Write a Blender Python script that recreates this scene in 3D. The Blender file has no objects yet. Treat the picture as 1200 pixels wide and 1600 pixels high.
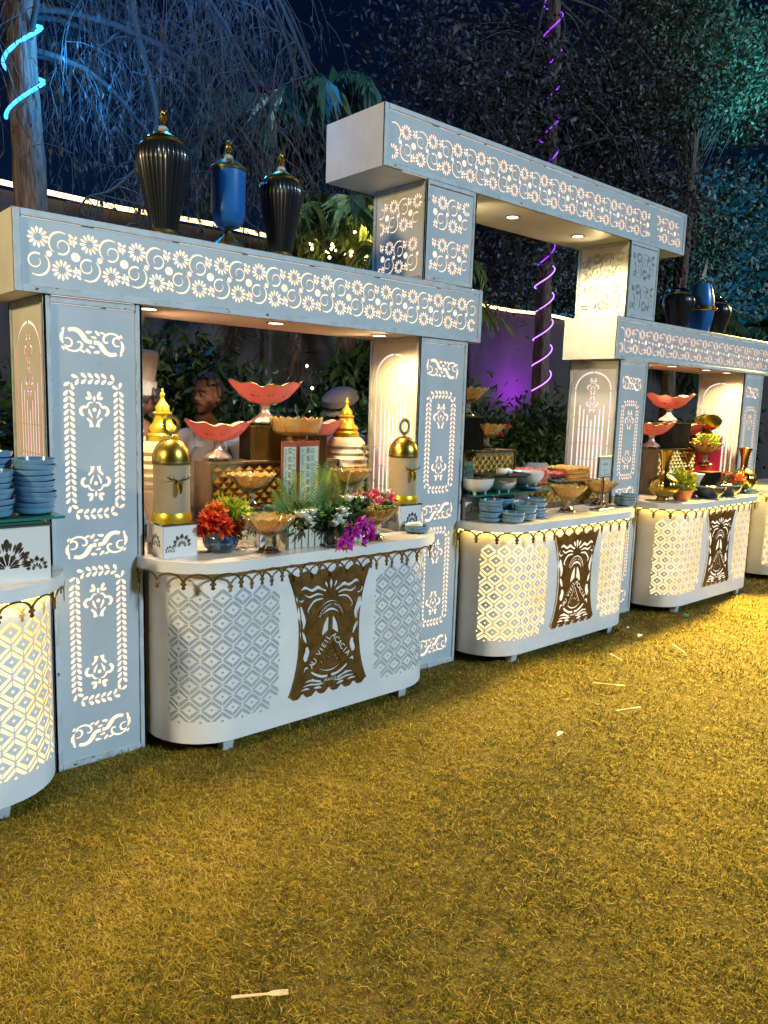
import bpy, bmesh, math, random
import numpy as np
from math import sin, cos, pi, radians as R, sqrt, atan2, hypot
from mathutils import Vector, Matrix
from mathutils.geometry import delaunay_2d_cdt
random.seed(7)
rng = np.random.default_rng(7)
SC = bpy.context.scene
COL = SC.collection
# ------------------------------------------------------------------ camera
cam = bpy.data.cameras.new('camera')
camo = bpy.data.objects.new('camera', cam)
COL.objects.link(camo)
_yaw, _pit, _rol = 0.7239, -0.1393, 0.0314
_F = Vector((sin(_yaw)*cos(_pit), cos(_yaw)*cos(_pit), sin(_pit)))
_R = Vector((cos(_yaw), -sin(_yaw), 0))
_U = _R.cross(_F)
_R2 = cos(_rol)*_R + sin(_rol)*_U
_U2 = -sin(_rol)*_R + cos(_rol)*_U
camo.matrix_world = Matrix((( _R2.x, _U2.x, -_F.x, -1.0786), (_R2.y, _U2.y, -_F.y, -3.3931), (_R2.z, _U2.z, -_F.z, 1.691), (0, 0, 0, 1)))
cam.sensor_fit = 'VERTICAL'
cam.sensor_height = 24.0
cam.lens = 1199.14/1600*24.0
cam.clip_start = 0.05
cam.clip_end = 400
SC.camera = camo
# ------------------------------------------------------------------ night sky and lights
W = bpy.data.worlds.new('World')
SC.world = W
W.use_nodes = True
_nt = W.node_tree
_bg = _nt.nodes['Background']
_sky = _nt.nodes.new('ShaderNodeTexSky')
_sky.sky_type = 'NISHITA'
_sky.sun_disc = False
SUN_EL, SUN_DIR = R(26), Vector((-.34, .83, 0)).normalized()      # direction the cool light travels
_sky.sun_elevation = SUN_EL
_sky.sun_rotation = atan2(-SUN_DIR.x, -SUN_DIR.y)
_mul = _nt.nodes.new('ShaderNodeMix'); _mul.data_type = 'RGBA'; _mul.blend_type = 'MULTIPLY'
_mul.inputs[0].default_value = 1; _mul.inputs[7].default_value = (.22, .6, 1.5, 1)      # deep blue night
_nt.links.new(_sky.outputs[0], _mul.inputs[6])
_nt.links.new(_mul.outputs[2], _bg.inputs[0])
_bg.inputs[1].default_value = 0.0035
sun = bpy.data.lights.new('cool_floodlight', 'SUN')
sun.energy = 2.8
sun.angle = R(4)
sun.color = (.56, .80, 1.0)
suno = bpy.data.objects.new('cool_floodlight', sun)
COL.objects.link(suno)
_d = Vector((SUN_DIR.x*cos(SUN_EL), SUN_DIR.y*cos(SUN_EL), -sin(SUN_EL)))
suno.rotation_euler = _d.to_track_quat('-Z', 'Y').to_euler()
suno.location = (-4, -10, 8)
def lamp(name, kind, loc, energy, color, target=None, size=.1, angle=None, blend=.5):
    l = bpy.data.lights.new(name, kind)
    l.energy = energy
    l.color = color
    if kind == 'AREA':
        l.size = size
    else:
        l.shadow_soft_size = size
    if kind == 'SPOT':
        l.spot_size = angle or R(60)
        l.spot_blend = blend
    o = bpy.data.objects.new(name, l)
    o.location = loc
    if target is not None:
        o.rotation_euler = (Vector(target)-Vector(loc)).to_track_quat('-Z', 'Y').to_euler()
    COL.objects.link(o)
    return o
lamp('warm_floodlight', 'SPOT', (-5.4, -1.2, 3.8), 1180, (1, .79, .44), (2.5, -.4, .8), .25, R(95), .4)
lamp('lawn_floodlight', 'SPOT', (9.0, .1, 3.4), 11500, (1, .68, .10), (4.3, -.9, 0), .25, R(50), 1.)
lamp('teal_tree_floodlight', 'SPOT', (19.5, 2.5, 6.), 3800, (.12, .62, .85), (17.2, 6, 10.2), .3, R(52), .9)
lamp('blue_backdrop_floodlight', 'SPOT', (27, 7.5, 1.5), 16000, (.03, .30, 1), (33, 17, 10.5), .3, R(100), .8)
for _p, _e, _c, _t in (((.50, .26, 1.90), 7, (1, .60, .38), (1.3, .15, 2.12)), ((2.10, .26, 1.90), 7, (1, .70, .38), (1.3, .15, 2.12)), ((4.84, .26, 1.90), 6, (1, .55, .36), (5.6, .15, 2.12)), ((2.66, .2, 2.80), 5, (1, .78, .45), (3.4, .2, 3.05)), ((4.28, .2, 2.80), 5, (1, .78, .42), (3.5, .2, 3.05))):
    lamp('underside_fill', 'SPOT', _p, _e, _c, _t, .02, R(110), .9)  # added fills that brighten the beam undersides, no visible fixture
lamp('purple_wall_light', 'SPOT', (7.35, 3.05, 1.8), 110, (.34, .004, .9), (7.3, 3.5, 2.2), .08, R(140), .8)
SC.view_settings.view_transform = 'Standard'
SC.view_settings.look = 'None'
SC.view_settings.exposure = 0
SC.view_settings.gamma = 1
SC.view_settings.use_curve_mapping = False
SC.render.engine = 'CYCLES'
SC.cycles.use_denoising = True
SC.cycles.max_bounces = 8
SC.cycles.transparent_max_bounces = 8
SC.cycles.caustics_reflective = False
SC.cycles.caustics_refractive = False
SC.cycles.sample_clamp_indirect = 4
# ------------------------------------------------------------------ materials
def M(name, c1, c2=None, scale=9., rough=.5, metal=0., bump=0., trans=0., emit=None, est=0., chips=0., chipcol=(.06, .045, .035), chipscale=22., detail=4., lo=.35, hi=.65, coat=0., ior=1.45, stretch=None, spec=.5, sheen=0.):
    m = bpy.data.materials.new(name)
    m.use_nodes = True
    nt = m.node_tree
    b = nt.nodes['Principled BSDF']
    b.inputs['Base Color'].default_value = (*c1, 1)
    b.inputs['Roughness'].default_value = rough
    b.inputs['Metallic'].default_value = metal
    b.inputs['Transmission Weight'].default_value = trans
    b.inputs['IOR'].default_value = ior
    b.inputs['Coat Weight'].default_value = coat
    b.inputs['Specular IOR Level'].default_value = spec
    tc = nt.nodes.new('ShaderNodeTexCoord')
    src = tc.outputs['Object']
    if stretch:
        mp = nt.nodes.new('ShaderNodeMapping')
        mp.inputs['Scale'].default_value = stretch
        nt.links.new(src, mp.inputs[0])
        src = mp.outputs[0]
    col = None
    nz = None
    if c2 is not None or bump:
        nz = nt.nodes.new('ShaderNodeTexNoise')
        nz.inputs['Scale'].default_value = scale
        nz.inputs['Detail'].default_value = detail
        nt.links.new(src, nz.inputs['Vector'])
    if c2 is not None:
        r = nt.nodes.new('ShaderNodeValToRGB')
        r.color_ramp.elements[0].position = lo
        r.color_ramp.elements[1].position = hi
        r.color_ramp.elements[0].color = (*c1, 1)
        r.color_ramp.elements[1].color = (*c2, 1)
        nt.links.new(nz.outputs[0], r.inputs[0])
        col = r.outputs[0]
    if chips:
        n2 = nt.nodes.new('ShaderNodeTexNoise')
        n2.inputs['Scale'].default_value = chipscale
        n2.inputs['Detail'].default_value = 6
        n2.inputs['Roughness'].default_value = .7
        nt.links.new(tc.outputs['Object'], n2.inputs['Vector'])
        r2 = nt.nodes.new('ShaderNodeValToRGB')
        r2.color_ramp.elements[0].position = 1-chips
        r2.color_ramp.elements[1].position = 1-chips+.025
        nt.links.new(n2.outputs[0], r2.inputs[0])
        mx = nt.nodes.new('ShaderNodeMix')
        mx.data_type = 'RGBA'
        nt.links.new(r2.outputs[0], mx.inputs[0])
        if col:
            nt.links.new(col, mx.inputs[6])
        else:
            mx.inputs[6].default_value = (*c1, 1)
        mx.inputs[7].default_value = (*chipcol, 1)
        col = mx.outputs[2]
    if col:
        nt.links.new(col, b.inputs['Base Color'])
    if bump:
        bp = nt.nodes.new('ShaderNodeBump')
        bp.inputs['Strength'].default_value = bump
        bp.inputs['Distance'].default_value = .02
        nt.links.new(nz.outputs[0], bp.inputs['Height'])
        nt.links.new(bp.outputs[0], b.inputs['Normal'])
    if emit:
        b.inputs['Emission Color'].default_value = (*emit, 1)
        b.inputs['Emission Strength'].default_value = est
    return m
def glow(name, c1, c2, s, scale=7.):
    m = bpy.data.materials.new(name)
    m.use_nodes = True
    nt = m.node_tree
    b = nt.nodes['Principled BSDF']
    b.inputs['Base Color'].default_value = (.06, .05, .045, 1)
    tc = nt.nodes.new('ShaderNodeTexCoord')
    nz = nt.nodes.new('ShaderNodeTexNoise')
    nz.inputs['Scale'].default_value = scale
    nz.inputs['Detail'].default_value = 1
    nt.links.new(tc.outputs['Object'], nz.inputs['Vector'])
    r = nt.nodes.new('ShaderNodeValToRGB')
    r.color_ramp.elements[0].position = .38
    r.color_ramp.elements[1].position = .62
    r.color_ramp.elements[0].color = (*c1, 1)
    r.color_ramp.elements[1].color = (*c2, 1)
    nt.links.new(nz.outputs[0], r.inputs[0])
    nt.links.new(r.outputs[0], b.inputs['Emission Color'])
    b.inputs['Emission Strength'].default_value = s
    return m
# ------------------------------------------------------------------ objects
def props(o, label=None, cat=None, group=None, kind=None):
    if label: o['label'] = label
    if cat: o['category'] = cat
    if group: o['group'] = group
    if kind: o['kind'] = kind
    return o
def thing(name, label, cat, loc=(0, 0, 0), rz=0., group=None, scale=None, rot=None):
    o = bpy.data.objects.new(name, None)
    COL.objects.link(o)
    o.location = loc
    o.rotation_euler = rot or (0, 0, rz)
    if scale: o.scale = (scale,)*3 if not hasattr(scale, '__len__') else scale
    o.empty_display_size = .1
    return props(o, label, cat, group)
def dup(root, loc=None, rz=None, label=None, group=None, scale=None):
    def cp(o, par):
        c = o.copy()
        COL.objects.link(c)
        if par is not None:
            c.parent = par
        for ch in list(o.children):
            cp(ch, c)
        return c
    r = cp(root, None)
    if loc is not None: r.location = loc
    if rz is not None: r.rotation_euler = (0, 0, rz)
    if scale: r.scale = (scale,)*3
    if label: r['label'] = label
    if group: r['group'] = group
    return r
class MB:
    def __init__(s):
        s.v = []; s.f = []; s.m = []
    def add(s, vs, fs, mi=0):
        n = len(s.v)
        s.v.extend(tuple(p) for p in vs)
        s.f.extend(tuple(i+n for i in f) for f in fs)
        s.m.extend([mi]*len(fs))
        return s
    def box(s, x0, x1, y0, y1, z0, z1, mi=0):
        return s.add([(x0, y0, z0), (x1, y0, z0), (x1, y1, z0), (x0, y1, z0), (x0, y0, z1), (x1, y0, z1), (x1, y1, z1), (x0, y1, z1)],
                     [(3, 2, 1, 0), (4, 5, 6, 7), (0, 1, 5, 4), (1, 2, 6, 5), (2, 3, 7, 6), (3, 0, 4, 7)], mi)
    def lathe(s, prof, n=24, c=(0, 0, 0), mi=0, rf=None, zf=None, close=True):
        vs = []; fs = []
        k = len(prof)
        for i, (r, z) in enumerate(prof):
            for j in range(n):
                a = 2*pi*j/n
                q = r*(rf(a, i, z) if rf else 1)
                vs.append((c[0]+q*cos(a), c[1]+q*sin(a), c[2]+z+(zf(a, i) if zf else 0)))
        for i in range(k-1):
            for j in range(n):
                fs.append((i*n+j, i*n+(j+1) % n, (i+1)*n+(j+1) % n, (i+1)*n+j))
        if close:
            if prof[0][0] > 1e-5: fs.append(tuple(range(n))[::-1])
            if prof[-1][0] > 1e-5: fs.append(tuple((k-1)*n+j for j in range(n)))
        return s.add(vs, fs, mi)
    def tube(s, pts, rad, n=8, mi=0, cap=True):
        pts = [Vector(p) for p in pts]
        k = len(pts)
        if not hasattr(rad, '__len__'): rad = [rad]*k
        vs = []; fs = []
        up = None
        for i, p in enumerate(pts):
            t = (pts[min(i+1, k-1)]-pts[max(i-1, 0)])
            t = t.normalized() if t.length > 1e-9 else Vector((0, 0, 1))
            if up is None:
                up = Vector((0, 0, 1)) if abs(t.z) < .9 else Vector((1, 0, 0))
            a = t.cross(up)
            if a.length < 1e-6: a = t.cross(Vector((.3, .8, .1)))
            a.normalize()
            b = a.cross(t).normalized()
            up = b
            for j in range(n):
                q = 2*pi*j/n
                vs.append(p+(a*cos(q)+b*sin(q))*rad[i])
        for i in range(k-1):
            for j in range(n):
                fs.append((i*n+j, i*n+(j+1) % n, (i+1)*n+(j+1) % n, (i+1)*n+j))
        if cap:
            fs.append(tuple(range(n))[::-1]); fs.append(tuple((k-1)*n+j for j in range(n)))
        return s.add(vs, fs, mi)
    def ball(s, c, r, n=10, k=6, mi=0):
        rr = (r, r, r) if not hasattr(r, '__len__') else r
        vs = []; fs = []
        for i in range(k+1):
            t = -pi/2+pi*i/k
            for j in range(n):
                a = 2*pi*j/n
                vs.append((c[0]+rr[0]*cos(t)*cos(a), c[1]+rr[1]*cos(t)*sin(a), c[2]+rr[2]*sin(t)))
        for i in range(k):
            for j in range(n):
                fs.append((i*n+j, i*n+(j+1) % n, (i+1)*n+(j+1) % n, (i+1)*n+j))
        return s.add(vs, fs, mi)
    def xform(s, mat):
        s.v = [tuple(mat @ Vector(p)) for p in s.v]
        return s
    def build(s, name, mats, parent=None, smooth=40, bevel=0., seg=1):
        me = bpy.data.meshes.new(name)
        me.from_pydata(s.v, [], s.f)
        mats = mats if isinstance(mats, (list, tuple)) else [mats]
        for m in mats: me.materials.append(m)
        if len(mats) > 1: me.polygons.foreach_set('material_index', s.m)
        if smooth:
            me.shade_smooth()
            me.set_sharp_from_angle(angle=R(smooth))
        me.update()
        o = bpy.data.objects.new(name, me)
        COL.objects.link(o)
        if parent is not None: o.parent = parent
        if bevel:
            b = o.modifiers.new('bevel', 'BEVEL')
            b.width = bevel; b.segments = seg; b.limit_method = 'ANGLE'; b.angle_limit = R(35)
        return o
def npmesh(name, V, F, mats, parent=None, smooth=False, attr=None):
    """big meshes from numpy arrays (F: (n,3) or (n,4))"""
    me = bpy.data.meshes.new(name)
    V = np.asarray(V, np.float32); F = np.asarray(F, np.int32)
    k = F.shape[1]
    me.vertices.add(len(V)); me.vertices.foreach_set('co', V.ravel())
    me.loops.add(F.size); me.loops.foreach_set('vertex_index', F.ravel())
    me.polygons.add(len(F)); me.polygons.foreach_set('loop_start', np.arange(0, F.size, k, dtype=np.int32))
    me.update(calc_edges=True)
    me.validate()
    for m in (mats if isinstance(mats, (list, tuple)) else [mats]): me.materials.append(m)
    if attr is not None:
        a = me.attributes.new('tone', 'FLOAT', 'POINT')
        a.data.foreach_set('value', np.asarray(attr, np.float32))
    if smooth: me.shade_smooth()
    o = bpy.data.objects.new(name, me)
    COL.objects.link(o)
    if parent is not None: o.parent = parent
    return o
# ------------------------------------------------------------------ flat cut-out work
def cdt(outline, holes, extra=(), solids=False):
    """outline minus holes (or, with solids, the union of the polygons); returns 2D verts, triangles and border edges"""
    vs = []; es = []; fs = []
    for poly in ([outline] if outline else [])+list(holes):
        n = len(vs)
        if sum(p[0]*q[1]-q[0]*p[1] for p, q in zip(poly, list(poly[1:])+[poly[0]])) < 0: poly = list(poly)[::-1]
        vs.extend(Vector(p) for p in poly)
        fs.append(list(range(n, n+len(poly))))
    for a, b in extra:
        n = len(vs)
        vs.extend((Vector(a), Vector(b)))
        es.append((n, n+1))
    v, e, f, ov, oe, of = delaunay_2d_cdt(vs, es, fs, 0, 1e-6)
    tri = []
    for t, o in zip(f, of):
        if (solids and len(o) > 0) or (not solids and 0 in o and len(o) == 1):
            tri.append(tuple(t))
    cnt = {}
    for t in tri:
        for i in range(3):
            cnt[(t[i], t[(i+1) % 3])] = 1
    border = [(a, b) for (a, b) in cnt if (b, a) not in cnt]
    return v, tri, border
def panel(mb, cd, P, t, mi=0, back=False, wall=None):
    """extrude a cdt() result along the surface P(u, v, depth): depth 0 is the face, t the back edge of the cut"""
    v, tri, border = cd
    n = len(v)
    vs = [P(p.x, p.y, 0) for p in v]+[P(p.x, p.y, t) for p in v]
    fs = [tuple(x) for x in tri]
    if back: fs += [(c+n, b+n, a+n) for a, b, c in tri]
    if wall is None:
        fs += [(b, a, a+n, b+n) for a, b in border]
        mb.add(vs, fs, mi)
    else:
        k = len(mb.v)
        mb.add(vs, fs, mi)
        mb.f.extend((b+k, a+k, a+n+k, b+n+k) for a, b in border); mb.m.extend([wall]*len(border))
    return mb
def rect(u0, v0, u1, v1): return [(u0, v0), (u1, v0), (u1, v1), (u0, v1)]
def disc(u, v, r, n=12): return [(u+r*cos(2*pi*i/n), v+r*sin(2*pi*i/n)) for i in range(n)]
def petal(u, v, a, r0, r1, w):
    """leaf from r0 to r1 along angle a, widest past the middle"""
    pts = []
    for s, q in ((0, .25), (.3, .75), (.62, 1), (.88, .7), (1, 0)):
        pts.append((s, q))
    for s, q in ((.88, -.7), (.62, -1), (.3, -.75), (0, -.25)):
        pts.append((s, q))
    o = []
    for s, q in pts:
        r = r0+(r1-r0)*s
        o.append((u+r*cos(a)-q*w*sin(a), v+r*sin(a)+q*w*cos(a)))
    return o
def stroke(pts, w):
    pts = [Vector(p) for p in pts]
    k = len(pts)
    if not hasattr(w, '__len__'): w = [w]*k
    L = []; Rr = []
    for i, p in enumerate(pts):
        t = (pts[min(i+1, k-1)]-pts[max(i-1, 0)]).normalized()
        n = Vector((-t.y, t.x))*w[i]*.5
        L.append(tuple(p+n)); Rr.append(tuple(p-n))
    return L+Rr[::-1]
def smoothpts(p, n=4):
    """Catmull-Rom through 2D/3D points"""
    p = [Vector(x) for x in p]
    o = []
    for i in range(len(p)-1):
        a, b, c, d = p[max(i-1, 0)], p[i], p[i+1], p[min(i+2, len(p)-1)]
        for j in range(n):
            t = j/n
            o.append(.5*((2*b)+(c-a)*t+(2*a-5*b+4*c-d)*t*t+(3*b-a-3*c+d)*t**3))
    o.append(p[-1])
    return o
def curl(pts, w, n=3):
    q = smoothpts(pts, n)
    m = len(q)
    ww = np.interp(np.linspace(0, len(w)-1, m), range(len(w)), w)
    return stroke(q, list(ww))
def mir(polys, cx=0.): return [[(2*cx-x, y) for x, y in p][::-1] for p in polys]
def flipv(polys, cy=0.): return [[(x, 2*cy-y) for x, y in p][::-1] for p in polys]
def mv(polys, du, dv, s=1.): return [[(x*s+du, y*s+dv) for x, y in p] for p in polys]
def rot180(polys): return [[(-x, -y) for x, y in p] for p in polys]
_FONTS = {}
def text_polys(txt, size, font=None, res=3):
    cu = bpy.data.curves.new('lettering', 'FONT')
    cu.body = txt; cu.size = size; cu.align_x = 'CENTER'; cu.align_y = 'CENTER'; cu.resolution_u = res
    if font:
        cu.font = font
    o = bpy.data.objects.new('lettering', cu)
    COL.objects.link(o)
    bpy.context.view_layer.update()
    me = o.evaluated_get(bpy.context.evaluated_depsgraph_get()).to_mesh()
    vs = [(v.co.x, v.co.y) for v in me.vertices]
    fs = [tuple(p.vertices) for p in me.polygons]
    bpy.data.objects.remove(o)
    bpy.data.curves.remove(cu)
    return vs, fs
# ------------------------------------------------------------------ stall materials
PAINT = M('pale_blue_grey_panel_paint', (.53, .575, .585), (.43, .475, .49), scale=3.2, rough=.36, bump=.05, chips=.30, chipcol=(.27, .29, .28), chipscale=7, detail=7, lo=.30, hi=.75)
WHITE = M('white_counter_paint', (.82, .81, .78), (.72, .72, .69), scale=4, rough=.36, bump=.03, chips=.26, chipcol=(.50, .46, .38), chipscale=8, detail=6)
FRAME = M('worn_frame_paint', (.54, .58, .59), (.44, .48, .49), scale=14, rough=.5, bump=.15, chips=.37, chipcol=(.07, .055, .045), chipscale=19, stretch=(1, 1, 1))
CREAM = M('inner_paint_warm_light_tint', (.72, .69, .60), (.64, .60, .50), scale=6, rough=.45, chips=.26, chipcol=(.35, .28, .2), chipscale=8)  # cream cast of the warm light put into this paint colour
GLOW = glow('backlit_acrylic', (1, .82, .54), (1, .89, .66), 1.3)
GLOWP = glow('pink_backlit_acrylic', (1, .80, .60), (1, .88, .64), 1.3, 6)
GLOWY = glow('yellow_backlit_acrylic', (1, .70, .22), (1, .84, .46), 1.35, 3)
EDGE = M('cut_edge_pink_glow_tint', (.84, .40, .32), rough=.6)  # pink glow of the backlight put into the edge colour
EDGEY = M('cut_edge_amber_glow_tint', (.70, .36, .08), rough=.6)  # amber backlight tinted into the cut edges of lit counters
GLOWV = glow('violet_white_acrylic', (1, .80, .95), (1, .88, .62), 1.2, 3)
DIM = glow('faint_acrylic', (1, .86, .55), (1, .9, .7), .55)
OFF = M('unlit_acrylic', (.37, .43, .47), (.43, .48, .51), scale=4, rough=.3)
OFFW = M('unlit_white_acrylic', (.55, .55, .52), rough=.3)
def worn_edges(m, radius=.007, lo=.03, hi=.10):
    """paint knocked off along the edges: where the rounded normal departs from the face normal, broken up by noise"""
    nt = m.node_tree; b = nt.nodes['Principled BSDF']
    src = b.inputs['Base Color'].links[0].from_socket
    bv = nt.nodes.new('ShaderNodeBevel'); bv.samples = 4; bv.inputs['Radius'].default_value = radius
    ge = nt.nodes.new('ShaderNodeNewGeometry')
    dt = nt.nodes.new('ShaderNodeVectorMath'); dt.operation = 'DOT_PRODUCT'
    nt.links.new(bv.outputs[0], dt.inputs[0]); nt.links.new(ge.outputs['Normal'], dt.inputs[1])
    iv = nt.nodes.new('ShaderNodeMath'); iv.operation = 'SUBTRACT'; iv.inputs[0].default_value = 1.
    nt.links.new(dt.outputs['Value'], iv.inputs[1])
    tc = nt.nodes.new('ShaderNodeTexCoord'); nz = nt.nodes.new('ShaderNodeTexNoise')
    nz.inputs['Scale'].default_value = 13; nz.inputs['Detail'].default_value = 8; nz.inputs['Roughness'].default_value = .72
    nt.links.new(tc.outputs['Object'], nz.inputs['Vector'])
    sh = nt.nodes.new('ShaderNodeMapRange'); sh.inputs['From Min'].default_value = .47; sh.inputs['From Max'].default_value = .60
    nt.links.new(nz.outputs[0], sh.inputs['Value'])
    mu = nt.nodes.new('ShaderNodeMath'); mu.operation = 'MULTIPLY'
    nt.links.new(iv.outputs[0], mu.inputs[0]); nt.links.new(sh.outputs[0], mu.inputs[1])
    mr = nt.nodes.new('ShaderNodeMapRange'); mr.inputs['From Min'].default_value = lo; mr.inputs['From Max'].default_value = hi
    nt.links.new(mu.outputs[0], mr.inputs['Value'])
    mx = nt.nodes.new('ShaderNodeMix'); mx.data_type = 'RGBA'
    nt.links.new(mr.outputs[0], mx.inputs[0]); nt.links.new(src, mx.inputs[6]); mx.inputs[7].default_value = (.055, .042, .034, 1)
    nt.links.new(mx.outputs[2], b.inputs['Base Color'])
worn_edges(FRAME)
LEAK = glow('seam_glow_strip', (1, .72, .58), (1, .86, .70), .95, 9)
LENS = M('lamp_lens', (.9, .9, .85), emit=(1, .86, .62), est=6)
STRIP = M('led_strip', (.9, .8, .5), emit=(1, .66, .14), est=24)
BRASS = M('tarnished_brass', (.21, .12, .03), (.12, .068, .018), scale=24, rough=.46, metal=.7)
CHROME = M('polished_screw', (.7, .68, .62), rough=.2, metal=1)
MARBLE = M('pale_counter_top', (.70, .62, .54), (.50, .42, .35), scale=7, rough=.22, bump=.02, stretch=(1, 2.5, 1), lo=.4, hi=.75)
# ------------------------------------------------------------------ stencil motifs
def flower(u, v, r0=.015, r1=.043):
    return [petal(u, v, 2*pi*i/12+.1, r0, r1, .0062) for i in range(12)]
def spiral():
    A = [(.09+.047*cos(R(a)), .045+.047*sin(R(a))) for a in range(62, 242, 14)]
    a1 = stroke(A, [.0045+.0045*sin(pi*i/(len(A)-1)) for i in range(len(A))])
    B = []
    for i in range(19):
        a = R(238+i*19)
        r = .034-.017*(i/18)
        B.append((.097+r*cos(a), .036+r*sin(a)))
    b1 = stroke(B, [.0085-.005*i/18 for i in range(19)])
    return [a1, b1]
def cluster():
    o = []
    for (x, y, a, l) in ((.133, .081, 2.5, .017), (.152, .077, .9, .013), (.131, .060, -1.2, .019), (.149, .061, -.5, .016), (.145, .047, 1.7, .012)):
        o.append(petal(x, y, a, -l*.75, l*.75, l*.42))
    return o
def vine(u0, u1, ph, vc, mirror=False, top=1e9, bot=-1e9, gap=None):
    """the running band of daisies, scrolls and dots between u0 and u1"""
    up = spiral()+cluster()
    one = up+mv(rot180(up), .086, 0)+flower(0, .06)+flower(.094, -.06)+[disc(.043, 0, .0125), disc(.151, 0, .0195, 14)]
    if mirror: one = mir(one)
    o = []
    for k in range(-2, int((u1-u0)/.2105)+3):
        for p in mv(one, ph+k*.2105, vc):
            xs = [q[0] for q in p]; ys = [q[1] for q in p]
            if min(xs) > u0 and max(xs) < u1 and min(ys) > bot and max(ys) < top and not (gap and max(xs) > gap[0] and min(xs) < gap[1]):
                o.append(p)
    return o
def palmette(u, v, s=1.):
    half = [petal(-.012, .050, R(120), .0, .034, .0085), petal(-.010, .047, R(172), .002, .030, .0075),
            curl([(-.006, .030), (-.019, .031), (-.029, .020), (-.034, .011), (-.050, .011), (-.061, -.004), (-.055, -.021), (-.045, -.024)], [.004, .008, .010, .011, .013, .016, .014, .008]),
            curl([(-.024, .004), (-.021, -.013), (-.008, -.038)], [.004, .013, .003]),
            curl([(-.032, -.036), (-.026, -.045), (-.018, -.052), (-.013, -.076)], [.010, .011, .012, .021])]
    return mv(half+mir(half)+[petal(0, .034, pi/2, 0, .026, .007), disc(0, 0, .0095)], u, v, s)
def scroll(u, v, flip=False):
    k = .206/1.0/1000*1.0
    h = [curl([(130, 118), (175, 108), (215, 125), (243, 165), (268, 205), (310, 211)], [30, 38, 42, 44, 38, 38]),
         curl([(97, 128), (83, 165), (82, 205), (95, 240)], [14, 30, 26, 10]),
         curl([(106, 192), (138, 192), (158, 220), (150, 255), (122, 266), (104, 250)], [10, 15, 18, 18, 17, 12]),
         curl([(104, 272), (140, 296), (185, 300), (222, 276), (234, 242), (220, 216), (196, 222)], [18, 18, 19, 20, 20, 18, 15]),
         petal(98, 108, R(115), -12, 24, 11), petal(96, 290, R(250), -10, 30, 11),
         petal(235, 297, R(20), -22, 26, 11), petal(288, 124, R(170), -26, 28, 15), petal(352, 128, R(50), -28, 28, 15), petal(322, 168, R(15), -22, 26, 13)]
    h = [[((x-316)*.000567, (212-y)*.000474) for x, y in p] for p in h]
    h = h+rot180(h)
    if flip: h = flipv(h)
    return mv(h, u, v)
def leafband(u0, u1, v0, v1, r=.05):
    """ring of paired leaves round a rounded rectangle (u0..v1 is the mid-line)"""
    path = []
    def seg(a, b):
        n = max(2, int(round(hypot(b[0]-a[0], b[1]-a[1])/.0283)))
        for i in range(n): path.append((a[0]+(b[0]-a[0])*(i+.5)/n, a[1]+(b[1]-a[1])*(i+.5)/n, atan2(b[1]-a[1], b[0]-a[0])))
    def arc(cx, cy, a0, a1, rev):
        for i in range(2):
            a = R(a0+(a1-a0)*(i+.5)/2)
            path.append((cx+r*cos(a), cy+r*sin(a), a+(pi/2 if not rev else -pi/2)))
    seg((u0, v0+r), (u0, v1-r)); arc(u0+r, v1-r, 180, 90, True); seg((u0+r, v1), (u1-r, v1)); arc(u1-r, v1-r, 90, 0, True)
    seg((u1, v0+r), (u1, v1-r)); arc(u1-r, v0+r, 0, -90, True); seg((u1-r, v0), (u0+r, v0)); arc(u0+r, v0+r, 270, 180, True)
    o = []
    for x, y, a in path:
        for sg in (1, -1):
            o.append(petal(x+.0025*cos(a+sg*pi/2)+.012*cos(a), y+.0025*sin(a+sg*pi/2)+.012*sin(a), a+pi-sg*R(40), 0, .0315, .0082))
    return o
def arch_window(c, w, spring, top, v0):
    o = []
    ry = top-spring
    for a0, a1 in ((2, 88), (92, 178)):
        o.append(stroke([(c+w*cos(R(a)), spring+ry*sin(R(a))) for a in np.linspace(a0, a1, 13)], .013))
    for sg in (-1, 1):
        z = spring-.006
        while z > v0+.06:
            z2 = max(z-.215, v0)
            o.append(rect(c+sg*w-.0065, z2+.006, c+sg*w+.0065, z))
            z = z2-.004
    for i, zt in enumerate((1.737, 1.705, 1.660, 1.617, 1.660, 1.705, 1.737)):
        u = c+(i-3)*.0373
        for a, b in ((1.557, zt), (1.430, 1.552), (1.300, 1.425), (1.17, 1.295), (v0, 1.165)):
            o.append(rect(u-.0083, a, u+.0083, b))
    return o+palmette(c, 1.886, .85)+flipv(palmette(c, 1.742, .85), 1.742)
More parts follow.
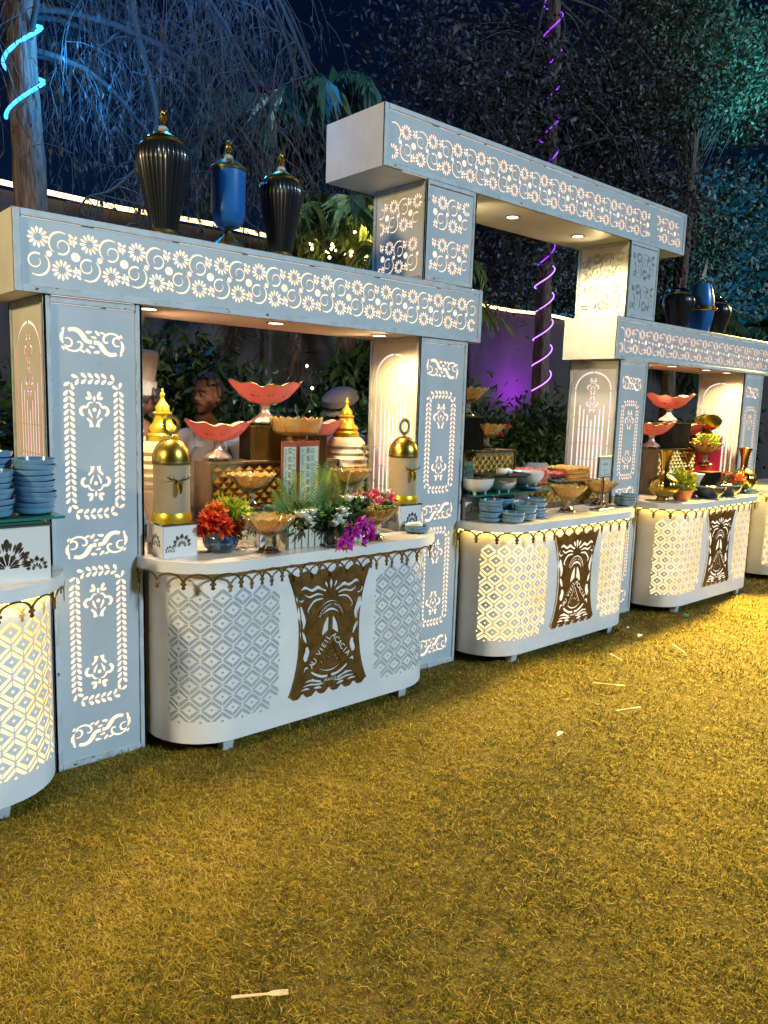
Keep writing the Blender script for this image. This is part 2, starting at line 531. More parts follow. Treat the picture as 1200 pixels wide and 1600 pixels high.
# ------------------------------------------------------------------ boxes of frame and panel
def rails(mb, P, W_, H_, b=.031, t=.012, bot=True):
    """raised rim round a face given by P(u, v, d)"""
    def bar(u0, u1, v0, v1):
        vs = [P(u, v, d) for d in (0, t) for u, v in ((u0, v0), (u1, v0), (u1, v1), (u0, v1))]
        mb.add(vs, [(0, 1, 2, 3), (0, 4, 5, 1), (1, 5, 6, 2), (2, 6, 7, 3), (3, 7, 4, 0)])
    bar(0, b, 0, H_); bar(W_-b, W_, 0, H_); bar(b, W_-b, H_-b, H_)
    if bot: bar(b, W_-b, 0, b)
def face_panel(name, P, W_, H_, holes, parent, mat, glowmat=None, inset=.008, b=.031, t=.0034, gapglow=.0015):
    mb = MB()
    cd = cdt(rect(b-.002, b-.002, W_-b+.002, H_-b+.002), holes)
    panel(mb, cd, lambda u, v, d: P(u, v, inset+d), t, wall=1)
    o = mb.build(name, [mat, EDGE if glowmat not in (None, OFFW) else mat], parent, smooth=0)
    if glowmat is not None:
        g = MB()
        q = inset+t+gapglow
        g.add([P(b, b, q), P(W_-b, b, q), P(W_-b, H_-b, q), P(b, H_-b, q)], [(0, 1, 2, 3)])
        g.build('light_sheet', glowmat, parent, smooth=0)
    return o
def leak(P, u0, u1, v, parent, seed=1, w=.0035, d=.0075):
    """glowing strips put in for light escaping through the seam above an inset panel, broken where the seam is caulked"""
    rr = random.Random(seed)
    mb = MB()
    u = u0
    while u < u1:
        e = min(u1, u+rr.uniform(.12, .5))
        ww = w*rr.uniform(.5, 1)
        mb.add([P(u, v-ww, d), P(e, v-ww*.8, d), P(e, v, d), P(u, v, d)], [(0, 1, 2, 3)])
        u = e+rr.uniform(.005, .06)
    return mb.build('seam_glow_strip', LEAK, parent, smooth=0)
PW, PD, PH = .43, .475, 2.1
def pillar(label, x):
    t = thing('stall_pillar', label, 'pillar', (x, 0, 0), group='white backlit pillars of the stalls')
    Pf = lambda u, v, d: (u, d, v)
    Pl = lambda u, v, d: (d, PD-u, v)
    Pr = lambda u, v, d: (PW-d, u, v)
    Pb = lambda u, v, d: (PW-u, PD-d, v)
    fr = MB()
    for P, w in ((Pf, PW), (Pl, PD), (Pr, PD), (Pb, PW)): rails(fr, P, w, PH)
    fr.add([(0, 0, PH), (PW, 0, PH), (PW, PD, PH), (0, PD, PH)], [(0, 1, 2, 3)])
    fr.build('frame', FRAME, t, smooth=0, bevel=.002)
    holes = scroll(.209, 1.919)+leafband(.101, .319, 1.166, 1.762)+palmette(.210, 1.628)+flipv(palmette(.210, 1.303), 1.303)
    holes += scroll(.210, 1.024, True)+leafband(.104, .316, .300, .904)+palmette(.209, .766)+flipv(palmette(.208, .430), .430)+scroll(.212, .145, True)
    face_panel('front_panel', Pf, PW, PH, holes, t, PAINT, GLOWP)
    aw = arch_window(PD/2, .166, 1.855, 2.0, 1.0)
    face_panel('side_panel', Pl, PW+.045, PH, aw, t, CREAM, GLOWV)
    face_panel('side_panel', Pr, PD, PH, aw, t, CREAM, GLOWV)
    face_panel('back_panel', Pb, PW, PH, [], t, CREAM)
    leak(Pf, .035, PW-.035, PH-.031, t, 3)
    return t
XS = [0., 2.1686, 4.3447, 6.56]
pil = pillar('white stencilled pillar at the left, blue bowls before it, carrying the near low beam', XS[0])
labs = ['white stencilled pillar in the middle, between the unlit counter and the first lit counter to its right',
        'white stencilled pillar behind the papad sign stand, left of the brass vases',
        'white stencilled pillar at the right edge, beyond the tall slim brass vase']
for x, lb in zip(XS[1:], labs): dup(pil, (x, 0, 0), label=lb)
def beam(name, label, x, y, z, L, H, D_, ph, vc, mirror, lights, group, glowmat, gap=None, under=CREAM):
    t = thing(name, label, 'beam', (x, y, z), group=group)
    Pf = lambda u, v, d: (u, d, v)
    fr = MB()
    rails(fr, Pf, L, H, b=.029)
    fr.build('frame', FRAME, t, smooth=0, bevel=.002)
    face_panel('front_panel', Pf, L, H, vine(.05, L-.05, ph, vc, mirror, gap=gap), t, PAINT, glowmat, b=.029)
    bx = MB()
    e = .004
    bx.add([(0, e, 0), (0, D_, 0), (0, D_, H), (0, e, H)], [(0, 3, 2, 1)])
    bx.add([(L, e, 0), (L, D_, 0), (L, D_, H), (L, e, H)], [(0, 1, 2, 3)])
    bx.build('end_panel', CREAM, t, smooth=0)
    MB().add([(0, e, H), (L, e, H), (L, D_, H), (0, D_, H)], [(0, 1, 2, 3)]).build('top_panel', PAINT, t, smooth=0)
    MB().add([(0, D_, 0), (L, D_, 0), (L, D_, H), (0, D_, H)], [(1, 0, 3, 2)]).build('back_panel', CREAM, t, smooth=0)
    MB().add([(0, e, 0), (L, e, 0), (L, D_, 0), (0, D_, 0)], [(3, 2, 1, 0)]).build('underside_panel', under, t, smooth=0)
    for i, (lx, ly) in enumerate(lights):
        d = MB().lathe([(.052, 0), (.052, -.006), (.040, -.008), (.040, -.003)], 24, (lx, ly, 0), close=False).build('downlight', CHROME, t)
        MB().lathe([(.0, -.005), (.040, -.005)], 24, (lx, ly, 0), close=False).build('lens', LENS, d)
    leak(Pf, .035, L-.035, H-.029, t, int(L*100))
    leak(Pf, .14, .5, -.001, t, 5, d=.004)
    return t
BG = 'perforated white beams over the stalls'
BY = -.0104
UND = M('underside_paint_rosy_light', (.72, .52, .40), (.70, .60, .44), scale=1.3, rough=.4)  # rosy reflected light put into the underside colour
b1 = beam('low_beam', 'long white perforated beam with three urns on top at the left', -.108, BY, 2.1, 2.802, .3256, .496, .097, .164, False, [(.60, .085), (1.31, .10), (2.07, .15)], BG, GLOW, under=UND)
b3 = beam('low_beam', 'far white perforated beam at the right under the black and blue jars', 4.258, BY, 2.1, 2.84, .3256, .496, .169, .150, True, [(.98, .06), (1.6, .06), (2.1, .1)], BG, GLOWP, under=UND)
ub = beam('high_beam', 'raised white perforated beam on two short posts, highest of the beams', 1.8219, -.0192, 2.997, 3.337, .33, .53, .169, .150, True, [(1.36, .21), (2.14, .22)], BG, GLOWP, gap=(2.80, 2.885))
for x, z, e, col in [(.49, 2.085, 16, (1, .74, .44)), (1.2, 2.085, 20, (1, .74, .46)), (1.96, 2.085, 10, (1, .70, .31)), (5.24, 2.085, 22, (1, .74, .44)), (5.86, 2.085, 22, (1, .82, .44)), (6.36, 2.085, 9, (1, .72, .32)), (3.18, 2.98, 16, (1, .82, .5)), (3.96, 2.98, 22, (1, .82, .45))]:
    yy = .1 if z < 2.5 else .19
    lamp('downlight_lamp', 'SPOT', (x, yy, z), e*4.6, col, (x, yy+.02, 0), .04, R(150), .6)
def post(label, x, lit):
    t = thing('short_post', label, 'post', (x, -.0171, 2.4256+.002), group='short posts under the high beam')
    w, h = .4344, .5694
    Pf = lambda u, v, d: (u, d, v)
    Pl = lambda u, v, d: (d, PD-u, v)
    Pr = lambda u, v, d: (w-d, u, v)
    fr = MB()
    for P, q in ((Pf, w), (Pl, PD), (Pr, PD)): rails(fr, P, q, h, b=.026)
    fr.build('frame', FRAME, t, smooth=0, bevel=.002)
    f1 = vine(.045, w-.045, .145, .40, False)+vine(.045, w-.045, .155, .158, False)
    f2 = vine(.045, PD-.045, .18, .40, False)+vine(.045, PD-.045, .15, .158, False)
    gg = .0015 if lit else .005
    face_panel('front_panel', Pf, w, h, f1, t, PAINT, GLOWP if lit else OFFW, b=.026)
    face_panel('side_panel', Pl, PD, h, f2, t, CREAM, GLOWP if lit else OFFW, b=.026, gapglow=gg)
    face_panel('side_panel', Pr, PD, h, f2, t, CREAM, GLOWP if lit else OFFW, b=.026)
    MB().add([(0, PD, 0), (w, PD, 0), (w, PD, h), (0, PD, h)], [(1, 0, 3, 2)]).build('back_panel', CREAM, t, smooth=0)
post('short lit post with glowing daisies between the near low beam and the high beam', 2.1587, True)
post('short unlit post with a cream side, under the right end of the high beam', 4.3481, False)
# ------------------------------------------------------------------ counters
HW, CR, CF = .852, .30, .552
def cpath(s, off=0.):
    a = abs(s); g = 1 if s > 0 else -1
    if a <= CF: return s, -CR-off, 0., -1.
    t = (a-CF)/CR
    if t <= pi/2: return g*(CF+(CR+off)*sin(t)), -(CR+off)*cos(t), g*sin(t), -cos(t)
    return g*(HW+off), (t-pi/2)*CR, float(g), 0.
def CP(u, v, d, off=0.):
    x, y, nx, ny = cpath(u, off)
    return (x-nx*d, y-ny*d, v)
SEND = CF+CR*pi/2+.45
CURVE = [s*(CF+CR*pi/2*i/9) for i in range(10) for s in (-1, 1)]+[s*(SEND-.01) for s in (-1, 1)]
def plate_half(v): return .19+.072*abs((v-.51)/.33)**2.2
def lattice():
    o = []
    W2, H2 = .052, .060
    bar = [(-.0488, .0012), (-.034, .0012), (-.0013, .0262), (-.0013, .0455), (-.0065, .0425), (-.0488, .0058)]
    for j in range(-1, 13):
        v = .17+j*H2
        for i in range(-18, 19):
            u = i*2*W2+(W2 if j % 2 else 0)
            cell = [bar, mir([bar])[0], flipv([bar])[0], flipv(mir([bar]))[0], [(-.009, 0), (0, -.0075), (.009, 0), (0, .0075)]]
            for p in cell:
                p = [(x+u, y+v) for x, y in p]
                cx = sum(q[0] for q in p)/len(p); cy = sum(q[1] for q in p)/len(p)
                lim = plate_half(cy)+.105
                if .165 < cy < .795 and lim < abs(cx) < .888: o.append(p)
    return o
LAT = lattice()
def wave(u0, u1, v, amp, n, ph=0.):
    return [(u0+(u1-u0)*i/(n*8), v+amp*cos(2*pi*i/8+ph)) for i in range(n*8+1)]
def emblem_outline():
    bot = [(u, v) for u, v in wave(-.252, .252, .195, .013, 6)]
    rt = [(plate_half(v), v) for v in np.linspace(.235, .80, 16)]
    top = wave(.262, -.262, .838, .012, 5)
    lf = [(-plate_half(v), v) for v in np.linspace(.80, .235, 16)]
    return bot+rt+top+lf
def emblem_cuts():
    """the laser-cut ornament: horns and garlands, an arch over a lantern window, a triangle over a banner, ground strokes"""
    c = []
    h = [curl([(-.045, .735), (-.085, .757), (-.12, .745), (-.165, .765), (-.19, .752)], [.008, .022, .016, .018, .008]),
         curl([(-.045, .712), (-.09, .722), (-.135, .712), (-.17, .732)], [.006, .013, .013, .008]),
         curl([(-.045, .694), (-.10, .690), (-.13, .665), (-.145, .64), (-.13, .625)], [.006, .014, .015, .014, .006]),
         curl([(-.196, .735), (-.205, .712), (-.185, .695), (-.165, .708)], [.006, .01, .01, .006]),
         curl([(-.19, .67), (-.183, .63), (-.168, .59), (-.173, .55)], [.014, .034, .03, .012]),
         curl([(-.178, .535), (-.165, .505), (-.152, .475)], [.012, .026, .014]),
         curl([(-.150, .452), (-.145, .425), (-.155, .395), (-.150, .375)], [.022, .036, .038, .02]),
         petal(-.018, .745, R(120), 0, .045, .010), petal(-.024, .730, R(160), 0, .036, .008),
         # lantern window halves
         [(-.010, .60), (-.028, .585), (-.045, .555), (-.056, .515), (-.058, .488), (-.010, .522)],
         # banner halves, claws and ground strokes
         curl([(-.008, .272), (-.05, .275), (-.095, .296), (-.12, .315)], [.014, .016, .017, .014]),
         curl([(-.048, .247), (-.085, .258), (-.118, .276)], [.012, .014, .010]),
         curl([(-.165, .31), (-.155, .34), (-.13, .335)], [.006, .018, .004]),
         curl([(-.16, .262), (-.13, .268), (-.10, .258)], [.004, .012, .004]),
         curl([(-.17, .242), (-.12, .246), (-.07, .236), (-.03, .238)], [.004, .011, .012, .004]),
         curl([(-.185, .224), (-.15, .228), (-.12, .222)], [.004, .013, .006]),
         curl([(-.10, .222), (-.07, .220), (-.045, .214)], [.010, .015, .006])]
    c += h+mir(h)
    c.append(petal(0, .735, pi/2, 0, .060, .012))
    c.append(stroke([(.088*cos(R(a)), .575+.100*sin(R(a))) for a in range(8, 173, 11)], .007))
    c.append(stroke([(.066*cos(R(a)), .565+.066*sin(R(a))) for a in range(14, 167, 11)], [.004+.010*sin(pi*i/13) for i in range(14)]))
    c.append(stroke([(-.066, .336), (-.034, .395), (0, .452)], .007)); c.append(stroke([(.066, .336), (.034, .395), (.004, .450)], .007))
    c.append(curl([(-.072, .326), (-.035, .306), (0, .301), (.035, .306), (.072, .326)], [.006, .008, .008, .008, .006]))
    for k in range(4):
        for s in (-1, 1): c.append(petal(s*(.008+.013*k), .425-.022*k, R(-90), 0, .016, .004))
    c.append(curl([(-.032, .325), (-.026, .355), (0, .372), (.026, .355), (.032, .325)], [.003, .004, .004, .004, .003]))
    c.append(stroke([(-.014, .232), (-.013, .200), (0, .194), (.013, .200), (.014, .232)], .005))
    return c
def lettering(parent, mat, off):
    """AU VIEIL ACACIA along the triangle, the arch line and the banner word"""
    mb = MB()
    def put(ch, size, u, v, a):
        vs, fs = text_polys(ch, size)
        P = []
        for x, y in vs:
            q = (u+x*cos(a)-y*sin(a), v+x*sin(a)+y*cos(a))
            P.append(CP(q[0], q[1], -off))
        mb.add(P, fs)
    w = 'AU VIEIL'
    for i, ch in enumerate(w):
        if ch != ' ': put(ch, .043, -.120+i*.0150, .348+i*.0188, R(52))
    w = 'ACACIA'
    for i, ch in enumerate(w):
        put(ch, .043, .020+i*.0185, .482-i*.0220, R(-50))
    w = 'DEPANOS·RAGADI'
    for i, ch in enumerate(w):
        a = R(158-136*i/13)
        put(ch, .017, .078*cos(a), .571+.084*sin(a), a-pi/2)
    put('FRANCE', .021, 0, .250, 0)
    o = mb.build('lettering', mat, parent, smooth=0)
    o['kind'] = 'stuff'
    return o
def scallops():
    solids = []
    n = 20
    p = 2*(CF+CR*pi/2+.10)/n
    for i in range(n):
        c = -(n/2-.5-i)*p
        ro, ri, zc = p*.5+.0035, p*.5-.006, .857
        pts = [(c+ro*cos(R(a)), zc+ro*.80*sin(R(a))) for a in range(0, 181, 12)]
        pts += [(c+ri*cos(R(a)), zc+ri*.80*sin(R(a))) for a in range(180, -1, -12)]
        solids.append(pts)
    for i in range(n+1):
        c = -(n/2-i)*p
        solids.append(rect(c-.012, .848, c+.012, .859))
        solids.append([(c-.005, .849), (c+.005, .849), (c+.006, .840), (c-.006, .840)][::-1])
        solids.append(disc(c, .835, .0085, 10))
    return solids
SCAL = cdt(None, scallops(), solids=True, extra=[((u, .80), (u, .93)) for u in CURVE])
FRONT = cdt(rect(-SEND, .065, SEND, .93), LAT, extra=[((u, .065), (u, .93)) for u in CURVE])
EMB = cdt(emblem_outline(), emblem_cuts())
def curved_sheet(mb, s0, s1, v0, v1, off, n=36):
    vs = []; fs = []
    for i in range(n+1):
        s = s0+(s1-s0)*i/n
        x, y, nx, ny = cpath(s)
        vs += [(x+nx*off, y+ny*off, v0), (x+nx*off, y+ny*off, v1)]
    for i in range(n): fs.append((2*i, 2*i+2, 2*i+3, 2*i+1))
    return mb.add(vs, fs)
def counter(label, x, lit):
    t = thing('serving_counter', label, 'counter', (x, 0, 0), group='round-cornered serving counters between the pillars')
    mb = MB()
    panel(mb, FRONT, lambda u, v, d: CP(u, v, d), .0018, wall=1)
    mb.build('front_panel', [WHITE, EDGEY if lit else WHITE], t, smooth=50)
    for s0, s1 in ((-.93, -.25), (.25, .93)):
        curved_sheet(MB(), s0, s1, .13, .83, -.0028).build('light_sheet', GLOWY if lit else OFF, t)
    ob = MB()
    n = 24
    out = [cpath(-SEND+2*SEND*i/60, .055)[:2] for i in range(61)]
    vs = [(a, b, .955) for a, b in out]+[(a, b, .902) for a, b in out]
    k = len(out)
    ob.add(vs, [tuple(range(k)), tuple(range(k, 2*k))[::-1]]+[(i+k, (i+1) % k+k, (i+1) % k, i) for i in range(k)])
    o = ob.build('counter_top', [MARBLE, WHITE], t, smooth=50)
    for p in o.data.polygons: p.material_index = 0 if p.normal.z > .5 else 1
    bt = MB()
    inn = [cpath(-SEND+2*SEND*i/60, -.012)[:2] for i in range(61)]
    bt.add([(a, b, .066) for a, b in inn], [tuple(range(61))[::-1]])
    bt.build('base_board', OFF, t, smooth=0)
    sc = MB()
    panel(sc, SCAL, lambda u, v, d: CP(u, v, d, .057), .003, back=True)
    so = sc.build('scalloped_trim', BRASS, t, smooth=50)
    n = 20; p = 2*(CF+CR*pi/2+.10)/n
    for i in range(n+1):
        u = -(n/2-i)*p
        a = CP(u-.008, .853, -.001, .057); b = CP(u+.008, .853, -.001, .057); c = CP(u+.008, .857, -.001, .057); d = CP(u-.008, .857, -.001, .057)
        MB().add([a, b, c, d], [(0, 1, 2, 3)]).build('clasp', CHROME, so, smooth=0)
    em = MB()
    panel(em, EMB, lambda u, v, d: CP(u, v, d-.014), .003, back=True)
    eo = em.build('emblem_plate', BRASS, t, smooth=0)
    eb = MB()
    vv = [(-plate_half(v)+.012, v) for v in np.linspace(.20, .82, 12)]
    eb.add([CP(a, v, -.006) for a, v in vv]+[CP(-a, v, -.006) for a, v in vv[::-1]], [tuple(range(24))[::-1]])
    eb.build('emblem_backing', GLOWP if lit else WHITE, eo, smooth=0)
    lettering(eo, GLOWP if lit else WHITE, .0155)
    if lit:
        ls = MB()
        vs = []; fs = []
        for i in range(61):
            s = -1.02+2.04*i/60
            x0, y0, nx, ny = cpath(s, .030)
            vs += [(x0, y0, .897), (x0+nx*.012, y0+ny*.012, .897)]
        for i in range(60): fs.append((2*i, 2*i+1, 2*i+3, 2*i+2))
        ls.add(vs, fs)
        ls.build('led_strip', STRIP, t, smooth=0)
    for s in (-1, 1):
        for yy in (-.235, .30):
            lg = MB()
            xx = s*.575
            lg.add([(xx-.026, yy-.026, 0), (xx+.026, yy-.026, 0), (xx+.026, yy+.026, 0), (xx-.026, yy+.026, 0), (xx-.034, yy-.034, .068), (xx+.034, yy-.034, .068), (xx+.034, yy+.034, .068), (xx-.034, yy+.034, .068)],
                   [(3, 2, 1, 0), (4, 5, 6, 7), (0, 1, 5, 4), (1, 2, 6, 5), (2, 3, 7, 6), (3, 0, 4, 7)])
            lg.build('leg', FRAME, t, smooth=0, bevel=.003)
    return t
c1 = counter('white counter with unlit grey lattice and bronze emblem, menu stand and flowers on it', 1.3, False)
c2 = counter('glowing yellow lattice counter with blue bowl stacks and the papad sign on it', 3.47, True)
dup(c2, (5.655, 0, 0), label='glowing lattice counter with brass vases and navy bowls on it')
dup(c2, (-.87, 0, 0), label='glowing lattice counter cut by the left edge of the photo')
dup(c2, (7.86, 0, 0), label='pale end of a glowing counter at the far right edge beyond the last pillar')
# ------------------------------------------------------------------ object materials
GOLD = M('brushed_gold', (.66, .46, .08), (.52, .34, .05), scale=18, rough=.27, metal=1)
GOLD2 = M('bright_gold_paint', (.85, .60, .05), (.72, .46, .03), scale=10, rough=.33, metal=.75)
OLDGOLD = M('dark_gold', (.30, .22, .06), (.18, .13, .04), scale=25, rough=.4, metal=.9)
SILVER = M('polished_silver', (.62, .58, .52), rough=.12, metal=1)
DARKBAND = M('dark_enamel_band', (.02, .015, .012), rough=.2)
AMBER = M('amber_cut_glass', (.98, .56, .12), (1, .74, .36), scale=14, rough=.05, trans=.72, ior=1.42, spec=1.)
AMBER2 = M('clear_amber_glass', (1, .85, .6), rough=.04, trans=.75, ior=1.4, spec=.8)
PINKG = M('coral_enamel', (.98, .42, .36), (.94, .30, .25), scale=9, rough=.16, coat=.8, lo=.45, hi=.75)
def translucent(m, col, f):
    nt = m.node_tree; b = nt.nodes['Principled BSDF']; o = [n for n in nt.nodes if n.type == 'OUTPUT_MATERIAL'][0]
    t = nt.nodes.new('ShaderNodeBsdfTranslucent'); t.inputs[0].default_value = (*col, 1)
    x = nt.nodes.new('ShaderNodeMixShader'); x.inputs[0].default_value = f
    nt.links.new(b.outputs[0], x.inputs[1]); nt.links.new(t.outputs[0], x.inputs[2]); nt.links.new(x.outputs[0], o.inputs['Surface'])
translucent(PINKG, (1, .40, .28), .5)
PINKIN = M('pale_coral_enamel', (.96, .52, .45), rough=.3)
translucent(PINKIN, (1, .42, .32), .5)
MOTIF = M('dark_red_motif', (.30, .03, .02), rough=.4)
STAND = M('pewter_rose_stand', (.62, .40, .30), (.72, .66, .56), scale=30, rough=.3, metal=.6, bump=.3)
GREIGE = M('greige_lacquer', (.37, .29, .18), (.32, .25, .15), scale=6, rough=.4)
BLACKISH = M('blackened_metal', (.03, .028, .022), (.10, .085, .05), scale=20, rough=.35, metal=.6)
MIRROR = M('mirror_lining', (.55, .50, .44), (.16, .13, .10), scale=22, rough=.12, metal=1)
WHITEBOX = M('white_acrylic_box', (.74, .73, .70), rough=.28, coat=.3)
NAVYPOT = M('navy_marbled_glaze', (.012, .03, .07), (.10, .16, .22), scale=26, rough=.15, lo=.5, hi=.7, coat=.5)
RED = M('red_petals', (.80, .045, .02), (.85, .14, .03), scale=40, rough=.6)
ORANGE = M('orange_petals', (.88, .22, .02), (.9, .36, .05), scale=30, rough=.6)
WHITEP = M('white_petals', (.82, .80, .70), (.78, .76, .58), scale=20, rough=.6)
MAGENTA = M('magenta_petals', (.52, .012, .38), (.62, .04, .48), scale=30, rough=.55)
PINKP = M('pink_petals', (.75, .06, .14), (.8, .25, .3), scale=40, rough=.6)
LIME = M('lime_leaves', (.42, .45, .02), (.26, .36, .03), scale=30, rough=.5)
GREEN = M('green_leaves', (.06, .16, .03), (.10, .24, .05), scale=16, rough=.45)
DKGREEN = M('dark_green_leaves', (.025, .07, .03), (.04, .10, .04), scale=16, rough=.5)
FERN = M('palm_spray_leaves', (.05, .16, .07), (.26, .34, .06), scale=7, rough=.45)
PICKET = M('whitewashed_picket', (.66, .62, .50), (.54, .48, .34), scale=14, rough=.6, stretch=(6, 6, .6), bump=.1)
GLASS = M('green_edged_glass', (.55, .75, .68), rough=.05, trans=.85, ior=1.45)
GLASSEDGE = M('glass_edge_green', (.03, .16, .12), rough=.15)
WALNUT = M('dark_brown_veneer', (.16, .10, .06), (.24, .16, .09), scale=6, rough=.4, stretch=(6, 6, 1))
QUILT = M('gold_quilted_leather', (.48, .28, .06), (.36, .20, .04), scale=10, rough=.3, metal=.65)
RIBBLK = M('black_ribbed_metal', (.035, .032, .028), (.05, .045, .03), scale=8, rough=.3, metal=.7)
RIBGLD = M('bronze_ribbed_metal', (.24, .15, .05), (.16, .10, .03), scale=8, rough=.3, metal=.85)
MENUF = M('brown_menu_frame', (.30, .07, .04), rough=.4)
MENUP = M('pale_green_menu_paper', (.52, .58, .42), (.46, .54, .42), scale=3, rough=.5)
INK = M('menu_print', (.10, .16, .16), rough=.6)
DISHPIC = M('dish_picture', (.16, .09, .05), (.50, .44, .34), scale=90, rough=.5)
JARC = M('pale_peach_jar_glaze', (.74, .58, .38), (.66, .50, .31), scale=4, rough=.35)
BLUEC = M('powder_blue_glaze', (.16, .32, .46), (.13, .27, .40), scale=5, rough=.16, coat=.5)
BLUEIN = M('deep_blue_glaze', (.07, .17, .28), rough=.2, coat=.4)
URNBLK = M('glossy_black_urn', (.010, .011, .014), rough=.3, coat=.3)
URNBLU = M('cobalt_blue_urn', (.015, .13, .42), (.012, .11, .36), scale=3, rough=.3)
CRYSTAL = M('crystal_ball', (.85, .82, .80), rough=.05, trans=.5, spec=.9)
NAPKIN = M('paper_napkin', (.72, .68, .62), rough=.8)
# ------------------------------------------------------------------ small makers
def leafmesh(pts, dirs, size, asp, rg, fold=.25, mb=None, mi=0):
    """folded leaf blades: one base point and direction each"""
    mb = mb or MB()
    for p, d in zip(pts, dirs):
        d = Vector(d).normalized()
        q = Vector((rg.uniform(-1, 1), rg.uniform(-1, 1), rg.uniform(-1, 1)))
        s = d.cross(q)
        if s.length < 1e-4: continue
        s.normalize()
        n = d.cross(s)
        L = size*rg.uniform(.65, 1.3); w = L*asp*.5
        p = Vector(p)
        a = p+d*L*.45+s*w+n*fold*w; b = p+d*L*.45-s*w+n*fold*w; c = p+d*L
        mb.add([p, a, c, b], [(0, 1, 2), (0, 2, 3)], mi)
    return mb
def bush_leaves(mb, c, r, n, size, asp, rg, up=.3, mi=0):
    P = []; D = []
    for _ in range(n):
        v = Vector((rg.gauss(0, 1), rg.gauss(0, 1), rg.gauss(0, 1))).normalized()
        k = rg.random()**.45
        P.append((c[0]+v.x*r[0]*k, c[1]+v.y*r[1]*k, c[2]+v.z*r[2]*k))
        D.append(v+Vector((0, 0, up)))
    return leafmesh(P, D, size, asp, rg, mb=mb, mi=mi)
def mum(mb, c, r, rg, n=46, mi=0, up=(0, 0, 1), asp=.42):
    up = Vector(up).normalized()
    P = []; D = []
    for i in range(n):
        v = Vector((rg.gauss(0, 1), rg.gauss(0, 1), rg.gauss(0, 1))).normalized()
        if v.dot(up) < -.25: v = v-2*v.dot(up)*up
        P.append(Vector(c)+v*r*.12); D.append(v)
    return leafmesh(P, D, r*.95, asp, rg, fold=.5, mb=mb, mi=mi)
def rose(mb, c, r, rg, mi=0):
    for k in range(3):
        m = 4+k
        for i in range(m):
            a = 2*pi*i/m+k*.6
            e = .35+.28*k
            ctr = Vector(c)
            o = Vector((cos(a), sin(a), 0)); t = Vector((-sin(a), cos(a), 0))
            q = r*(.28+.36*k)
            rows = []
            for (h, w, ou) in ((-.75, .25, .35), (-.15, .8, .95), (.35, .75, .85+.12*k), (.62-.2*k, .35, .9+.25*k)):
                base = ctr+o*q*ou+Vector((0, 0, h*r))
                rows.append([base-t*w*r*.62+o*-.1*r, base+o*.10*r, base+t*w*r*.62+o*-.1*r])
            vs = [p for row in rows for p in row]
            fs = []
            for i2 in range(3):
                for j in range(2): fs.append((i2*3+j, i2*3+j+1, i2*3+j+4, i2*3+j+3))
            mb.add(vs, fs, mi)
    return mb
def frond(mb, base, d, L, rg, leaf=.10, n=26, droop=.4, mi=0, w=.006, rach=.003):
    """feather palm spray"""
    base = Vector(base); d = Vector(d).normalized()
    pts = []
    for i in range(n+1):
        t = i/n
        pts.append(base+d*L*t+Vector((0, 0, -droop*L*t*t)))
    mb.tube(pts, [rach*(1-.8*i/n) for i in range(n+1)], 4, mi)
    side = d.cross(Vector((0, 0, 1)))
    if side.length < 1e-3: side = Vector((1, 0, 0))
    side = (side.normalized()+Vector((rg.uniform(-.5, .5), rg.uniform(-.5, .5), 0))).normalized()
    for i in range(2, n+1):
        t = i/n
        tg = (pts[i]-pts[i-1]).normalized()
        l = leaf*(1-.55*t)*rg.uniform(.85, 1.1)*min(1, t*3+.3)
        for s in (-1, 1):
            dd = (tg*.8+side*s*.75+Vector((0, 0, -.10))).normalized()
            nn = dd.cross(tg).normalized()
            wd = dd.cross(nn).normalized()*w
            p = pts[i]; q = p+dd*l*.5+Vector((0, 0, .004)); e = p+dd*l+Vector((0, 0, -l*.12))
            mb.add([p, q+wd, e, q-wd], [(0, 1, 2), (0, 2, 3)], mi)
    return mb
def ribs(n, amp): return lambda a, i, z: 1+amp*abs(sin(a*n/2))
# ------------------------------------------------------------------ leaf-cut boxes
def lotus(c, s):
    o = []
    for a, l, w in ((90, .060, .013), (62, .058, .012), (118, .058, .012), (36, .052, .011), (144, .052, .011), (12, .046, .010), (168, .046, .010)):
        for f0, f1, ww in ((.18, .52, .6), (.58, 1.05, .75)):
            o.append(petal(c[0], c[1], R(a), l*f0*s, l*f1*s, w*s*ww*.62))
        for k in (-1, 1): o.append(petal(c[0], c[1], R(a+k*9), l*.62*s, l*.92*s, w*s*.22))
    return o
def leaf_box(label, x, y, w=.171, d=.171, h=.158, z=.955, big=False):
    t = thing('leaf_cut_box', label, 'box', (x, y, z), group='white boxes with leaf cut-outs under the displays')
    mb = MB()
    for P, q in ((lambda u, v, e: (u, e, v), w), (lambda u, v, e: (e, d-u, v), d), (lambda u, v, e: (w-e, u, v), d)):
        holes = lotus((q*.55, h*.30), q/.171*1.0)+mv(lotus((0, 0), .55), q*.20, h*.16)
        if big: holes = [p for k in (1.9, 1.05) for p in lotus((q*.70, h*.24), k)]+lotus((q*.90, h*.18), .9)+lotus((q*.46, h*.18), .9)
        panel(mb, cdt(rect(0, 0, q, h-.012), holes), P, .0025)
    mb.add([(0, d, 0), (w, d, 0), (w, d, h-.012), (0, d, h-.012)], [(1, 0, 3, 2)])
    mb.build('panel_body', WHITEBOX, t, smooth=0)
    MB().box(.005, w-.005, .005, d-.005, .002, h-.014).build('mirror_lining', MIRROR, t, smooth=0)
    MB().box(-.002, w+.002, -.002, d+.002, h-.012, h).build('mirror_lid', SILVER, t, smooth=0, bevel=.002)
    return t
bxa = leaf_box('white leaf-cut box under the left gold-domed dispenser', .461, -.127)
dup(bxa, (.985, -.118, .955), label='white leaf-cut box behind the front glass compote, under the glass shelf')
